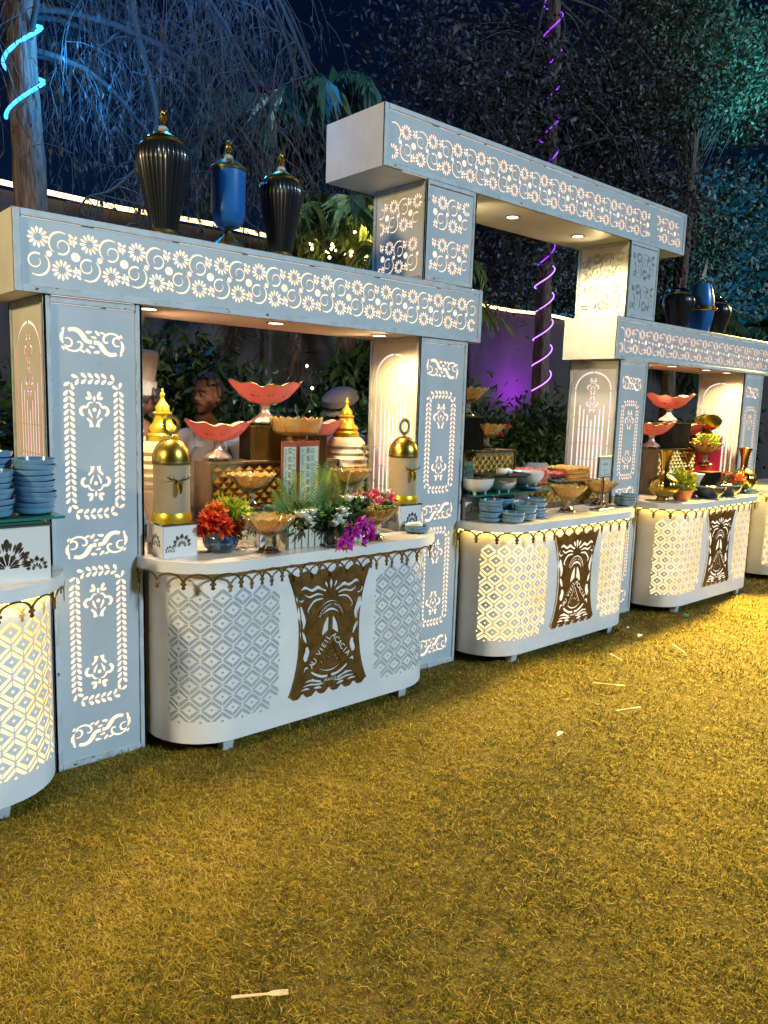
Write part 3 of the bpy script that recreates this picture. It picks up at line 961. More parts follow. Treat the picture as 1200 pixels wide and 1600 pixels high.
dup(bxa, (1.945, -.12, .955), label='white leaf-cut box under the right gold-domed dispenser')
dup(bxa, (1.62, -.03, .955), label='white leaf-cut box behind the pink flower compote, under the glass shelf')
dup(bxa, (2.61, -.02, .955), label='white leaf-cut box beside the blue bowl stacks, right of the middle pillar')
dup(bxa, (3.15, .02, .955), label='plain lit face of a leaf-cut box behind the low blue bowl stacks')
bx0 = leaf_box('big white leaf-cut box under the blue bowls at the left edge', -.62, -.235, w=.55, d=.30, h=.225, big=True)
# ------------------------------------------------------------------ gold dispensers
def dispenser(label, x, y, z):
    t = thing('drink_dispenser', label, 'drink dispenser', (x, y, z), group='gold-domed drink dispensers')
    MB().lathe([(.091, 0), (.093, .012), (.091, .030), (.088, .040), (.0865, .046)], 40).build('base', GOLD2, t)
    MB().lathe([(.084, .046), (.084, .272)], 40, close=False).build('body', GREIGE, t)
    MB().lathe([(.0875, .272), (.089, .279), (.0875, .288)], 40, close=False).build('band', OLDGOLD, t)
    dm = [(.0885*cos(R(a)), .288+.108*sin(R(a))) for a in range(0, 86, 7)]+[(.006, .397), (.005, .402)]
    do = MB().lathe(dm, 40).build('dome_lid', GOLD, t)
    rg = MB()
    cx = Vector((0, 0, .450)); ax = Vector((.99, .12, 0))
    pts = [cx+ax*.034*cos(R(a))+Vector((0, 0, .034*sin(R(a)))) for a in range(-90, 271, 15)]
    rg.tube(pts, .004, 6)
    for a in range(-90, 270, 15):
        o = ax*cos(R(a))+Vector((0, 0, sin(R(a))))
        p = cx+o*.036
        tt = ax*-sin(R(a))+Vector((0, 0, cos(R(a))))
        rg.add([p-tt*.005, p+tt*.005, p+o*.016+tt*.007, p+o*.014-tt*.002], [(0, 1, 2, 3)])
        rg.add([p-tt*.004+Vector((.004, .004, 0)), p+tt*.004+Vector((.004, .004, 0)), p+o*.012, p+o*.010], [(0, 1, 2, 3)])
    rg.tube([(0, 0, .398), (0, 0, .416)], .006, 6)
    rg.build('wreath_handle', OLDGOLD, do)
    st = MB()
    f = Vector((-.09, -1, 0)).normalized(); s = Vector((.996, -.09, 0))
    c = f*.087+Vector((0, 0, .172))
    st.tube([c+Vector((0, 0, .022))-f*.004, c+f*.014+Vector((0, 0, .012)), c+f*.022+Vector((0, 0, -.012)), c+f*.024+Vector((0, 0, -.032))], [.010, .014, .011, .006], 8)
    st.build('stag_head_tap', GOLD, t)
    an = MB()
    for k in (-1, 1):
        b = c+Vector((0, 0, .024))+f*.006
        q = [b, b+s*k*.022+Vector((0, 0, .010)), b+s*k*.042+Vector((0, 0, .012)), b+s*k*.058+Vector((0, 0, .024))]
        an.tube(q, [.004, .0036, .003, .0015], 5)
        for i, l in ((1, .016), (2, .018)):
            an.tube([q[i], q[i]+Vector((0, 0, l))+s*k*.004], [.003, .001], 5)
        an.tube([b+s*k*.010+Vector((0, 0, -.004)), b+s*k*.026+Vector((0, 0, -.008))], [.005, .001], 5)
    an.build('antlers', BLACKISH, t)
    return t
ds = dispenser('greige drink dispenser with gold dome and wreath handle, beside the red flower pot', .547, -.041, 1.113)
dup(ds, (2.032, -.035, 1.113), label='greige drink dispenser with gold dome, against the cream side of the middle pillar')
# ------------------------------------------------------------------ glass compotes
def compote(label, x, y, z, s=1., cat='glass compote', name='glass_compote'):
    t = thing(name, label, cat, (x, y, z), group='amber cut-glass compotes', scale=s)
    outer = [(.016, .082), (.040, .092), (.075, .118), (.105, .150), (.125, .180)]
    inner = [(.121, .181), (.100, .153), (.070, .123), (.030, .100), (0, .097)]
    MB().lathe(outer+inner, 120, rf=lambda a, i, z: (1+.055*abs(sin(12*a+z*40))) if i < 6 else 1, zf=lambda a, i: (.005*cos(16*a) if i in (4, 5) else 0), close=False).build('bowl', AMBER, t)
    MB().lathe([(.024, .036), (.016, .044), (.013, .054), (.020, .062), (.014, .070), (.017, .083)], 20, rf=ribs(10, .06), close=False).build('stem', AMBER2, t)
    b = MB().lathe([(.060, 0), (.060, .006), (.052, .014), (.042, .017), (.040, .022), (.034, .028), (.026, .036)], 28, rf=lambda a, i, z: 1+.03*cos(12*a)).build('base', SILVER, t)
    MB().lathe([(.0465, .0155), (.049, .019), (.0465, .0225)], 28, close=False).build('dark_band', DARKBAND, b)
    return t
cp1 = compote('amber glass compote standing alone at the counter front, left of the picket planter', .945, -.262, .955)
dup(cp1, (1.055, .08, 1.128), label='amber glass compote on the left end of the glass shelf before the quilted box')
dup(cp1, (1.735, .10, 1.128), label='amber glass compote on the glass shelf in front of the peach jar')
cpf = dup(cp1, (1.625, -.262, .955), label='amber glass compote filled with pink blossoms, right of the picket planter')
dup(cp1, (2.88, .06, 1.408), .3, label='amber glass compote beside the ribbed box over the marble bowls', scale=.95)
dup(cp1, (2.74, .12, 1.628), .5, label='deep amber glass compote on top of the ribbed box by the middle pillar', scale=1.05)
dup(cp1, (3.60, -.115, .955), .2, label='amber glass compote left of the papad sign stand', scale=1.05)
dup(cp1, (4.16, -.02, .955), .7, label='amber glass compote behind the papad sign stand', scale=1.05)
dup(cp1, (5.93, .02, 1.22), .7, label='amber glass compote filled with lime foliage before the red tub', scale=1.15)
dup(cp1, (5.40, -.10, .955), 1., label='small amber glass compote between the terracotta pot and navy bowl', scale=.72)
dup(cp1, (6.10, -.02, .955), 1.2, label='amber glass compote behind the navy bowls, left of the pink flowers', scale=1.1)
def blossoms(name, label, x, y, z, r, cols, leafm, n, seed, cat='flowers', size=.035, nl=70, lsize=.045, h=.05, kind=mum):
    rg = random.Random(seed)
    t = thing(name, label, cat, (x, y, z))
    lf = MB()
    bush_leaves(lf, (0, 0, h*.55), (r*.95, r*.95, h*.8), nl, lsize, .45, rg)
    lf.build('foliage', leafm, t, smooth=0)
    for i in range(n):
        a = 2.399*i; q = r*.9*sqrt((i+.5)/n)
        b = MB()
        kind(b, (q*cos(a), q*sin(a), h+rg.uniform(-.01, .025)), size*rg.uniform(.8, 1.15), rg)
        b.build('blossom', cols[i % len(cols)], t, smooth=0)
    return t
blossoms('pink_blossoms', 'pink blossoms and leaves heaped in the right glass compote', 1.625, -.262, 1.125, .10, [PINKP, PINKP, WHITEP], GREEN, 11, 3, size=.036, h=.055, nl=110)
blossoms('lime_foliage', 'lime green foliage heaped in the compote before the red tub', 5.93, .02, 1.415, .12, [LIME, ORANGE], LIME, 5, 5, cat='foliage', size=.03, h=.05, nl=170, lsize=.05)
# ------------------------------------------------------------------ the red and lime flower pot
def navy_pot():
    t = thing('flower_pot', 'navy marbled pot of red, orange and lime flowers beside the left dispenser', 'flower pot', (.765, -.115, .955))
    MB().lathe([(.046, 0), (.056, .004), (.080, .030), (.088, .058), (.080, .088), (.072, .098), (.066, .098), (.072, .086), (.07, .07), (0, .07)], 36, close=False).build('bowl', NAVYPOT, t)
    rg = random.Random(4)
    for c, r, m in (((-.062, -.03, .150), .066, RED), ((-.018, -.05, .128), .060, RED), ((-.08, .01, .120), .05, RED), ((-.03, -.02, .205), .050, ORANGE), ((.05, -.055, .115), .036, ORANGE), ((.075, -.035, .135), .030, RED), ((-.055, .0, .185), .05, ORANGE), ((.10, -.02, .12), .024, PINKP)):
        b = MB(); mum(b, c, r, rg, 80, up=(-.2, -.6, .6), asp=.5)
        b.build('blossom', m, t, smooth=0)
    lf = MB()
    for c in ((.045, 0, .185), (.09, .02, .16), (.02, .01, .22), (.08, -.01, .20), (.115, .0, .19), (.05, -.03, .16)):
        bush_leaves(lf, c, (.042, .042, .042), 75, .034, .5, rg)
    lf.build('lime_foliage', LIME, t, smooth=0)
    dk = MB(); bush_leaves(dk, (.01, -.01, .11), (.085, .08, .035), 80, .05, .4, rg)
    dk.build('dark_foliage', DKGREEN, t, smooth=0)
navy_pot()
# ------------------------------------------------------------------ picket planter
def planter():
    t = thing('picket_planter', 'white picket planter of white roses, palm sprays and magenta orchids, below the menu', 'planter', (1.068, -.250, .955), rz=.02)
    n = 12; L = .50
    MB().box(.004, L-.004, .008, .11, 0, .085).build('trough', PICKET, t, smooth=0)
    proto = None
    for side in range(2):
        for i in range(n):
            if proto is None:
                pb = MB(); w = .017
                pb.add([(-w, 0, 0), (w, 0, 0), (w, 0, .108), (0, 0, .128), (-w, 0, .108), (-w, .006, 0), (w, .006, 0), (w, .006, .108), (0, .006, .128), (-w, .006, .108)],
                       [(0, 1, 2, 3, 4), (9, 8, 7, 6, 5), (0, 5, 6, 1), (1, 6, 7, 2), (2, 7, 8, 3), (3, 8, 9, 4), (4, 9, 5, 0)])
                o = proto = pb.build('picket', PICKET, t, smooth=0, bevel=.0015)
            else:
                o = proto.copy(); COL.objects.link(o); o.parent = t
            o.location = (.020+i*(L-.04)/(n-1), .001 if side == 0 else .112, 0)
    for i in range(3):
        o = proto.copy(); COL.objects.link(o); o.parent = t
        o.location = (-.001, .025+i*.035, 0); o.rotation_euler = (0, 0, -pi/2)
    rg = random.Random(11)
    dk = MB()
    for c in ((.10, .03, .13), (.22, .03, .13), (.34, .02, .13), (.42, .03, .13), (.28, -.01, .12)): bush_leaves(dk, c, (.085, .07, .055), 90, .06, .5, rg)
    dk.build('dark_foliage', DKGREEN, t, smooth=0)
    gr = MB()
    for c in ((.03, .02, .165), (.23, -.02, .165), (.40, .0, .20), (.12, -.02, .18), (.46, .02, .17), (.33, .0, .18)): bush_leaves(gr, c, (.05, .045, .04), 60, .035, .4, rg)
    gr.build('light_foliage', GREEN, t, smooth=0)
    fr = MB()
    for x, dx, dy, L_, b in ((.08, -.62, -.15, .25, 0), (.13, -.20, -.1, .31, 0), (.17, .05, -.2, .33, 0), (.20, .25, .0, .30, 0), (.13, -.42, .1, .28, 0), (.33, -.15, -.1, .29, 0), (.36, .15, -.1, .30, 0), (.40, .5, .0, .24, 0), (.25, .12, .2, .34, 0)):
        frond(fr, (x, .05, .10), (dx, dy, 1), L_, rg, leaf=.135, n=18, droop=.10, w=.0018)
    fr.build('palm_spray', FERN, t, smooth=0)
    for c, r in (((.055, -.03, .185), .030), ((.09, -.035, .160), .032), ((.115, -.03, .195), .028), ((.10, -.04, .130), .026), ((.275, -.04, .155), .030), ((.315, -.03, .185), .031), ((.335, -.035, .160), .028), ((.25, -.05, .125), .027), ((.36, -.02, .245), .030), ((.46, -.01, .235), .027), ((.295, -.05, .130), .024)):
        b = MB(); rose(b, c, r, rg); b.build('white_rose', WHITEP, t, smooth=60)
    st = MB()
    st.tube([(.34, .03, .12), (.36, -.05, .15), (.33, -.10, .10), (.29, -.12, .03)], .003, 5)
    st.tube([(.36, .03, .12), (.42, -.05, .16), (.47, -.09, .12), (.46, -.11, .05)], .003, 5)
    st.build('orchid_stem', GREEN, t)
    for c, r in (((.300, -.10, .095), .046), ((.335, -.11, .075), .044), ((.265, -.115, .050), .046), ((.285, -.12, .025), .040), ((.385, -.09, .125), .046), ((.400, -.10, .085), .038), ((.445, -.10, .095), .046), ((.455, -.105, .055), .036), ((.405, -.11, .030), .036), ((.24, -.11, .02), .032)):
        b = MB()
        for k in range(6):
            a = 2*pi*k/6+rg.uniform(-.2, .2)
            d = Vector((cos(a), -.55, sin(a)))
            for _ in range(2): leafmesh([c], [d], r*1.0, .75, rg, mb=b)
        mum(b, (c[0], c[1]-.008, c[2]), r*.30, rg, 10)
        b.build('orchid', MAGENTA, t, smooth=0)
planter()
# ------------------------------------------------------------------ glass shelf, boxes behind
t = thing('glass_shelf', 'green-edged glass shelf laid across two white boxes', 'shelf', (0, 0, 0))
MB().box(.94, 1.90, -.085, .20, 1.1135, 1.1225).build('pane', GLASSEDGE, t, smooth=0)
def quilted(label, x, y, z, w, d, h, nx, nz, name='quilted_gold_box', mat=QUILT):
    t = thing(name, label, 'display box', (x, y, z), group='gold quilted display boxes')
    MB().box(0, w, .006, d, 0, h).build('carcass', WALNUT, t, smooth=0, bevel=.003)
    mb = MB()
    cw, ch = (w-.02)/nx, (h-.03)/nz
    for j in range(nz*2-1):
        for i in range(nx):
            cx = .01+cw*(i+.5+(.5 if j % 2 else 0)); cz = .015+ch*(j*.5+.5)
            if cx+cw*.5 > w-.008: continue
            mb.add([(cx-cw*.5, .004, cz), (cx, .004, cz-ch*.5), (cx+cw*.5, .004, cz), (cx, .004, cz+ch*.5), (cx, -.012, cz)], [(0, 1, 4), (1, 2, 4), (2, 3, 4), (3, 0, 4)])
    o = mb.build('quilted_front', mat, t, smooth=0)
    o['kind'] = 'stuff'
    e = MB()
    e.box(0, .008, -.004, .006, 0, h); e.box(w-.008, w, -.004, .006, 0, h); e.box(.008, w-.008, -.004, .006, h-.012, h); e.box(.008, w-.008, -.004, .006, 0, .010)
    e.build('trim', OLDGOLD, t, smooth=0)
    return t
quilted('gold quilted display box behind the dispenser and glass shelf, pink bowl on its left end', .925, .27, .955, .86, .20, .40, 13, 6)
quilted('low hammered-gold display box along the lit counter carrying the snack trays', 3.34, .10, .955, 1.0, .24, .19, 16, 3)
quilted('gold quilted box behind the compote over the marble bowls', 2.46, .16, 1.125, .86, .15, .27, 14, 4)
quilted('tall quilted box behind the big brass vase', 5.32, .16, .955, .82, .20, .415, 13, 6)
def ribbed(label, x, y, z, w, d, h, front=RIBGLD, side=RIBBLK):
    t = thing('ribbed_box', label, 'display box', (x, y, z), group='fluted metal display boxes')
    MB().box(.004, w-.004, .004, d-.004, 0, h).build('carcass', RIBBLK, t, smooth=0)
    for nm, P, L, m in (('fluted_front', lambda u, e, v: (u, -e+.004, v), w, front), ('fluted_side', lambda u, e, v: (-e+.004, d-u, v), d, side)):
        n = max(6, int(L/.016)); mb = MB(); c = L/n
        vs = []
        for i in range(n*4+1):
            vs.append((i*L/(n*4), .008*abs(sin(pi*i/4))))
        k = len(vs)
        mb.add([P(u, e, 0) for u, e in vs]+[P(u, e, h) for u, e in vs], [(i, i+1, i+1+k, i+k) for i in range(k-1)])
        mb.build(nm, m, t, smooth=50)
    MB().box(-.002, w+.002, -.004, d+.002, h, h+.006).build('top_plate', RIBGLD, t, smooth=0)
    return t
ribbed('fluted bronze box under the big coral bowl, behind the menu', 1.205, .33, 1.358, .28, .13, .185)
ribbed('fluted pedestal hidden behind the menu carrying the deep amber bowl', 1.49, .20, 1.125, .15, .07, .375)
ribbed('black fluted box by the middle pillar under a glass compote', 2.58, .03, 1.408, .24, .19, .215, RIBBLK, RIBBLK)
ribbed('black fluted box under the far coral bowl', 5.40, .18, 1.373, .52, .17, .225, RIBBLK, RIBBLK)
ribbed('small navy-black box on the right counter before the red tub', 5.70, -.16, .955, .19, .13, .215, RIBBLK, RIBBLK)
# ------------------------------------------------------------------ coral bowls
def coral(label, x, y, z, s=1., rz=0.):
    t = thing('coral_bowl', label, 'footed bowl', (x, y, z), rz, group='coral enamel footed bowls', scale=s)
    el = lambda k: (lambda a, i, z: 1+k*cos(2*a))
    wav = lambda a, i: (.007*cos(9*a)+.014*cos(2*a))*(1 if i in (4, 5) else (.5 if i == 3 else 0))
    prof = [(.03, .112), (.07, .122), (.108, .150), (.142, .188), (.164, .216), (.160, .217), (.136, .190), (.10, .156), (.055, .132), (0, .127)]
    b = MB(); b.lathe(prof, 64, rf=lambda a, i, z: (1+.17*cos(2*a))*(1+(.018*cos(9*a) if 2 < i < 7 else 0)), zf=wav, close=False)
    o = b.build('bowl', [PINKG, PINKIN], t)
    for i, p in enumerate(o.data.polygons):
        if i >= 64*5: p.material_index = 1
    rim = MB()
    rim.tube([(1.005*.163*(1+.17*cos(2*a))*(1+.018*cos(9*a))*cos(a), 1.005*.163*(1+.17*cos(2*a))*(1+.018*cos(9*a))*sin(a), .2175+.007*cos(9*a)+.014*cos(2*a)) for a in np.linspace(0, 2*pi, 73)], .0022, 5, cap=False)
    rim.build('rim', OLDGOLD, o)
    m = MB()
    rg = random.Random(2)
    for k in range(8):
        a0 = 2*pi*k/8+.2
        for j in range(7):
            a = a0+rg.uniform(-.16, .16); zz = .163+rg.uniform(-.012, .016)
            r = np.interp(zz, [.122, .150, .188, .216], [.07, .108, .142, .164])*(1+.17*cos(2*a))*1.006
            q = Vector((r*cos(a), r*sin(a), zz)); tt = Vector((-sin(a), cos(a), .3*rg.uniform(-1, 1)))*.007; up = Vector((cos(a)*.8, sin(a)*.8, 1)).normalized()*.004
            m.add([q-tt, q-up, q+tt, q+up], [(0, 1, 2, 3)])
    m.build('painted_motif', MOTIF, o, smooth=0)
    f = MB().lathe([(.068, .014), (.070, .022), (.058, .036), (.038, .052), (.024, .070), (.021, .088), (.026, .100), (.032, .113)], 32, rf=lambda a, i, z: 1+(.10*cos(8*a) if i < 3 else .03*cos(8*a))).build('stand', STAND, t)
    for k in range(4):
        a = pi/4+k*pi/2
        MB().box(.058*cos(a)-.014, .058*cos(a)+.014, .058*sin(a)-.014, .058*sin(a)+.014, 0, .02).build('foot', SILVER, f, smooth=0, bevel=.004)
    return t
cb = coral('coral footed bowl with scalloped rim on the left end of the quilted box', 1.015, .36, 1.358, .95, -.45)
dup(cb, (1.335, .395, 1.549), -.5, 'big coral footed bowl, highest above the near counter', scale=1.10)
dup(cb, (1.66, .38, 1.358), -.5, 'coral footed bowl half hidden behind the deep amber bowl', scale=1.02)
dup(cb, (5.63, .26, 1.604), -.72, 'far coral footed bowl on the black fluted box', scale=1.15)
dup(cb, (5.33, .24, 1.373), -.72, 'far coral footed bowl cut off by the pillar behind the big brass vase', scale=1.05)
dup(cb, (6.05, .28, 1.373), -.72, 'far coral footed bowl right of the black fluted box', scale=1.05)
# deep amber bowl behind the menu
t = thing('deep_glass_bowl', 'deep amber ribbed glass bowl above the menu stand', 'glass bowl', (1.425, .21, 1.504))
MB().lathe([(.10, 0), (.128, .020), (.140, .060), (.147, .096), (.142, .097), (.134, .060), (.12, .024), (0, .012)], 60, rf=lambda a, i, z: (1+.035*abs(sin(10*a)) if i < 5 else 1), zf=lambda a, i: (.007*cos(20*a) if i in (3, 4) else 0), close=False).build('bowl', AMBER, t)
t2 = thing('support_plinth', 'fluted dark plinth standing behind the menu panels', 'plinth', (1.425, .215, 1.124))
MB().lathe([(.07, 0), (.07, .376)], 24, rf=ribs(12, .05)).build('shaft', RIBGLD, t2)
# ------------------------------------------------------------------ menu stand
def menu():
    t = thing('menu_stand', 'folded menu stand with brown frames and dish pictures on the glass shelf', 'menu', (1.215, .045, 1.1235))
    def leaf(a, b, H, cols, pics):
        a = Vector(a); b = Vector(b); L = (b-a).length; d = (b-a)/L; n = Vector((d.y, -d.x, 0))
        P = lambda u, v, e: a+d*u+n*e+Vector((0, 0, v))
        def pl(mb, u0, u1, v0, v1, e, th=.0):
            mb.add([P(u0, v0, e), P(u1, v0, e), P(u1, v1, e), P(u0, v1, e)], [(0, 1, 2, 3)])
        fr = MB()
        vs = [P(u, v, e) for e in (0, .012) for u, v in ((0, 0), (L, 0), (L, H), (0, H))]
        fr.add(vs, [(3, 2, 1, 0), (4, 5, 6, 7), (0, 1, 5, 4), (1, 2, 6, 5), (2, 3, 7, 6), (3, 0, 4, 7)])
        f = fr.build('menu_panel', MENUF, t, smooth=0)
        pp = MB(); pl(pp, .010, L-.010, .020, H-.028, .0135); pp.build('menu_sheet', MENUP, f, smooth=0)
        ln = MB(); rg = random.Random(int(L*1000))
        for c0, c1 in cols:
            v = H-.040
            while v > .03:
                if rg.random() > .1: pl(ln, c0, c0+(c1-c0)*rg.uniform(.55, 1), v-.0028, v, .0142)
                v -= .0072
        ln.build('menu_lines', INK, f, smooth=0)['kind'] = 'stuff'
        for i in range(7):
            v = H-.066-i*.043
            pc = MB(); pl(pc, pics[0], pics[1], v, v+.032, .0142)
            pc.build('dish_picture', DISHPIC, f, smooth=0)
    leaf((0, 0, 0), (.088, -.02, 0), .355, ((.014, .032), (.060, .078)), (.036, .056))
    leaf((.090, -.02, 0), (.262, .03, 0), .355, ((.018, .056), (.100, .150)), (.063, .094))
    leaf((.264, .03, 0), (.31, .13, 0), .355, ((.03, .05),), (.055, .08))
menu()
# ------------------------------------------------------------------ peach jars with gold spire lids
def jar(label, x, y, z, jm, hs=1.):
    t = thing('spire_lidded_jar', label, 'jar', (x, y, z), group='jars with gold spire lids')
    prof = [(.060, 0), (.066, .01), (.078, .06), (.100, .14)]
    for k in range(6):
        q = .20+k*.040
        r = .113+.018*sin(pi*(k+.5)/6)
        prof += [(r, q), (r+.007, q+.018), (r, q+.036)]
    prof += [(.108, .452), (.090, .470), (.07, .473)]
    MB().lathe(prof, 40).build('body', jm, t)
    lid = [(.080, .470), (.082, .482), (.078, .494), (.080, .500), (.070, .512), (.074, .530), (.066, .546), (.052, .560), (.046, .575), (.044, .600), (.050, .606), (.050, .612), (.036, .618), (.036, .640), (.030, .650), (.022, .662), (.013, .672), (.010, .690), (.014, .700), (.012, .708), (.006, .714), (.007, .724), (.004, .731), (0, .733)]
    MB().lathe([(r, .470+(q-.470)*hs) for r, q in lid], 32).build('spire_lid', GOLD2, t)
    return t
jr = jar('peach ribbed jar with gold spire lid, vine sprig on its right side', 1.905, .36, 1.012, JARC, .93)
rg = random.Random(3)
vb = MB()
vpts = [(.122*cos(R(a)), .122*sin(R(a)), .40-.11*((a+75)/70.)**2-.03*sin(a*.2)) for a in range(-75, 0, 6)]
vb.tube(vpts, .003, 5)
bush = [p for p in vpts for _ in range(4)]
leafmesh(bush, [(rg.uniform(.2, 1), rg.uniform(-1, .3), rg.uniform(-.8, .6)) for _ in bush], .030, .6, rg, mb=vb)
for p in vpts[::2]: vb.ball((p[0]*1.06, p[1]*1.06, p[2]-.012), .009, 6, 4)
vb.build('vine_sprig', OLDGOLD, jr)
jl = jar('peach jar with gold spire lid behind the left dispenser', .665, .30, 1.0, M('warm_peach_jar_glaze', (.80, .58, .28), (.72, .50, .22), scale=4, rough=.35), 1.02)

for lb, x, y, h in (('dark stand under the right peach jar', 1.905, .36, .057), ('dark stand under the left peach jar', .665, .30, .045)):
    q = thing('jar_stand', lb, 'stand', (x, y, .955))
    MB().lathe([(.085, 0), (.085, h*.3), (.07, h*.5), (.075, h)], 24).build('foot', WALNUT, q)
# ------------------------------------------------------------------ blue bowls
def bowl_mesh(r, h):
    mb = MB().lathe([(r*.62, 0), (r*.72, .004), (r*.93, h*.35), (r, h*.8), (r*1.005, h), (r*.96, h), (r*.90, h*.45), (r*.6, .010), (0, .009)], 32, close=False)
    return mb
_bw = {}
ORD = ['topmost', 'second from top', 'third from top', 'fourth from top', 'fifth from top', 'sixth from top', 'seventh from top', 'eighth from top', 'ninth from top', 'lowest']
def stack(x, y, z, n, r, h, pitch, where, seed=0, group='powder-blue bowls stacked on the counters'):
    rr = random.Random(seed)
    for i in range(n):
        if (r, h) not in _bw:
            o = bowl_mesh(r, h).build('blue_bowl', [BLUEC, BLUEIN])
            for k, p in enumerate(o.data.polygons):
                if k >= 32*5: p.material_index = 1
            _bw[(r, h)] = o
        else:
            o = _bw[(r, h)].copy(); COL.objects.link(o)
        o.location = (x+rr.uniform(-.006, .006), y+rr.uniform(-.006, .006), z+i*pitch)
        o.rotation_euler = (rr.uniform(-.035, .035)*min(1, i*.4), rr.uniform(-.035, .035)*min(1, i*.4), rr.uniform(0, 6))
        k = n-1-i
        w = 'lowest' if k == n-1 and n > 1 else ORD[k]
        props(o, 'blue bowl, '+w+' in the '+where, 'bowl', group)
sh = thing('glass_shelf', 'dark glass shelf under the blue bowl stacks at the left edge', 'shelf', (0, 0, 0))
MB().box(-.72, .015, -.16, .12, 1.182, 1.192).build('pane', GLASSEDGE, sh, smooth=0)
stack(-.068, -.045, 1.192, 10, .084, .032, .0222, 'stack nearest the pillar on the dark glass shelf', 1)
stack(-.20, .075, 1.192, 10, .088, .034, .0248, 'hindmost stack on the dark glass shelf', 2)
stack(-.245, -.075, 1.192, 8, .084, .032, .0222, 'frontmost stack on the dark glass shelf', 3)
stack(2.735, -.13, .955, 7, .079, .030, .0195, 'tall stack right of the middle pillar', 4)
stack(2.825, -.235, .955, 3, .079, .030, .0205, 'short front stack on the lit counter', 5)
stack(2.98, -.215, .955, 5, .079, .030, .0205, 'middle front stack on the lit counter', 6)
stack(3.17, -.15, .955, 6, .079, .030, .0205, 'right stack near the hammered-gold box', 7)
stack(2.95, -.04, .955, 6, .079, .030, .0205, 'back stack on the lit counter', 8)
stack(3.27, .0, 1.128, 1, .095, .026, .02, 'place under the right marble bowl', 9)
def saucer(label, x, y, z, r=.075, h=.03):
    o = bowl_mesh(r, h).build('blue_dish', [BLUEC, BLUEIN])
    o.location = (x, y, z)
    props(o, label, 'dish', 'single powder-blue dishes')
    return o
saucer('powder-blue dish under a folded napkin at the right end of the near counter', 2.005, -.20, .955, .072, .026)
saucer('second powder-blue dish, the lower one under the napkin at the near counter end', 2.005, -.20, .972, .074, .026)
t = thing('paper_napkin', 'folded pale napkin lying on the blue dish at the counter end', 'napkin', (2.0, -.20, .998))
MB().add([(-.09, .0, .002), (.0, -.05, .004), (.075, .02, .006), (-.01, .055, .012), (-.08, .012, .008), (.0, -.035, .012), (.06, .02, .013)], [(0, 1, 2, 3), (4, 5, 6, 3)]).build('fold', NAPKIN, t, smooth=0)
saucer('powder-blue dish on the snack ledge before the orange trays', 3.78, .13, 1.147, .085, .022)
saucer('flat blue dish at the right end of the far counter', 6.43, -.2, .955, .085, .02)
stack(4.36, -.12, .955, 4, .085, .03, .021, 'stack right of the papad sign', 12)
# ------------------------------------------------------------------ urns on the near beam
def urn_black(label, x, y, z, s):
    t = thing('ribbed_urn', label, 'urn', (x, y, z), group='black ribbed urns on the near beam', scale=s)
    MB().lathe([(.062, 0), (.066, .012), (.060, .026)], 36).build('foot', OLDGOLD, t)
    pr = [(.056, .026), (.066, .07), (.086, .16), (.106, .25), (.118, .315), (.120, .345), (.114, .375), (.098, .398), (.09, .405)]
    MB().lathe(pr, 160, rf=lambda a, i, z: 1+.045*abs(sin(16*a))).build('body', URNBLK, t)
    ld = MB().lathe([(.092, .402), (.097, .408), (.094, .416), (.078, .420), (.070, .432), (.052, .442), (.040, .452), (.030, .456)], 40).build('lid', GOLD, t)
    MB().ball((0, 0, .470), (.024, .024, .016), 12, 8).build('crystal', CRYSTAL, ld)
    MB().lathe([(.012, .486), (.008, .498), (.016, .515), (.018, .524), (.012, .532), (.010, .542), (.014, .55), (.006, .553)], 16).build('finial', GOLD, ld)
    return t
urn_black('biggest black ribbed urn with gold lid, leftmost on the near low beam', .575, .075, 2.4266, 1.0)
urn_black('black ribbed urn, right of the blue goblet urn on the near beam', 1.225, .09, 2.4266, .935)
t = thing('goblet_urn', 'cobalt blue goblet urn between two black urns on the near beam', 'urn', (.91, .075, 2.4266))
MB().lathe([(.078, 0), (.080, .010), (.050, .035), (.020, .060), (.014, .082), (.022, .090)], 32).build('foot', OLDGOLD, t)
MB().lathe([(.020, .088), (.052, .098), (.074, .125), (.082, .17), (.084, .36), (.08, .362)], 40).build('body', URNBLU, t)
ld = MB().lathe([(.088, .358), (.090, .368), (.082, .378), (.055, .398), (.035, .410), (.028, .412)], 40).build('lid', OLDGOLD, t)
MB().ball((0, 0, .424), (.022, .022, .014), 12, 8).build('crystal', CRYSTAL, ld)
MB().lathe([(.012, .437), (.008, .448), (.017, .462), (.017, .470), (.010, .476), (.012, .486), (.018, .494), (.008, .50)], 16).build('finial', GOLD, ld)
# jars on the far beam
def temple(label, x, y, s):
    t = thing('temple_jar', label, 'jar', (x, y, 2.4266), group='shiny black temple jars on the far beam', scale=s)
    MB().lathe([(.070, 0), (.072, .02), (.085, .07), (.108, .15), (.118, .20), (.112, .238), (.092, .262), (.075, .27)], 60, rf=lambda a, i, z: 1+.03*abs(sin(12*a))).build('body', URNBLK, t)
    ld = MB().lathe([(.078, .268), (.082, .278), (.070, .292), (.066, .302), (.040, .318), (.026, .322), (.020, .334), (.022, .344), (.010, .352), (.012, .362), (.006, .372), (.012, .384), (.012, .392), (.004, .402)], 30, rf=lambda a, i, z: 1+.04*cos(12*a)).build('lid', SILVER, t)
    return t
temple('shiny black temple jar left of the blue egg jar on the far beam', 5.36, .10, 1.08)
temple('shiny black temple jar right of the blue egg jar on the far beam', 6.10, .12, 1.06)
t = thing('egg_jar', 'cobalt blue egg-shaped jar with gold belt and wing finial on the far beam', 'jar', (5.74, .09, 2.4266))
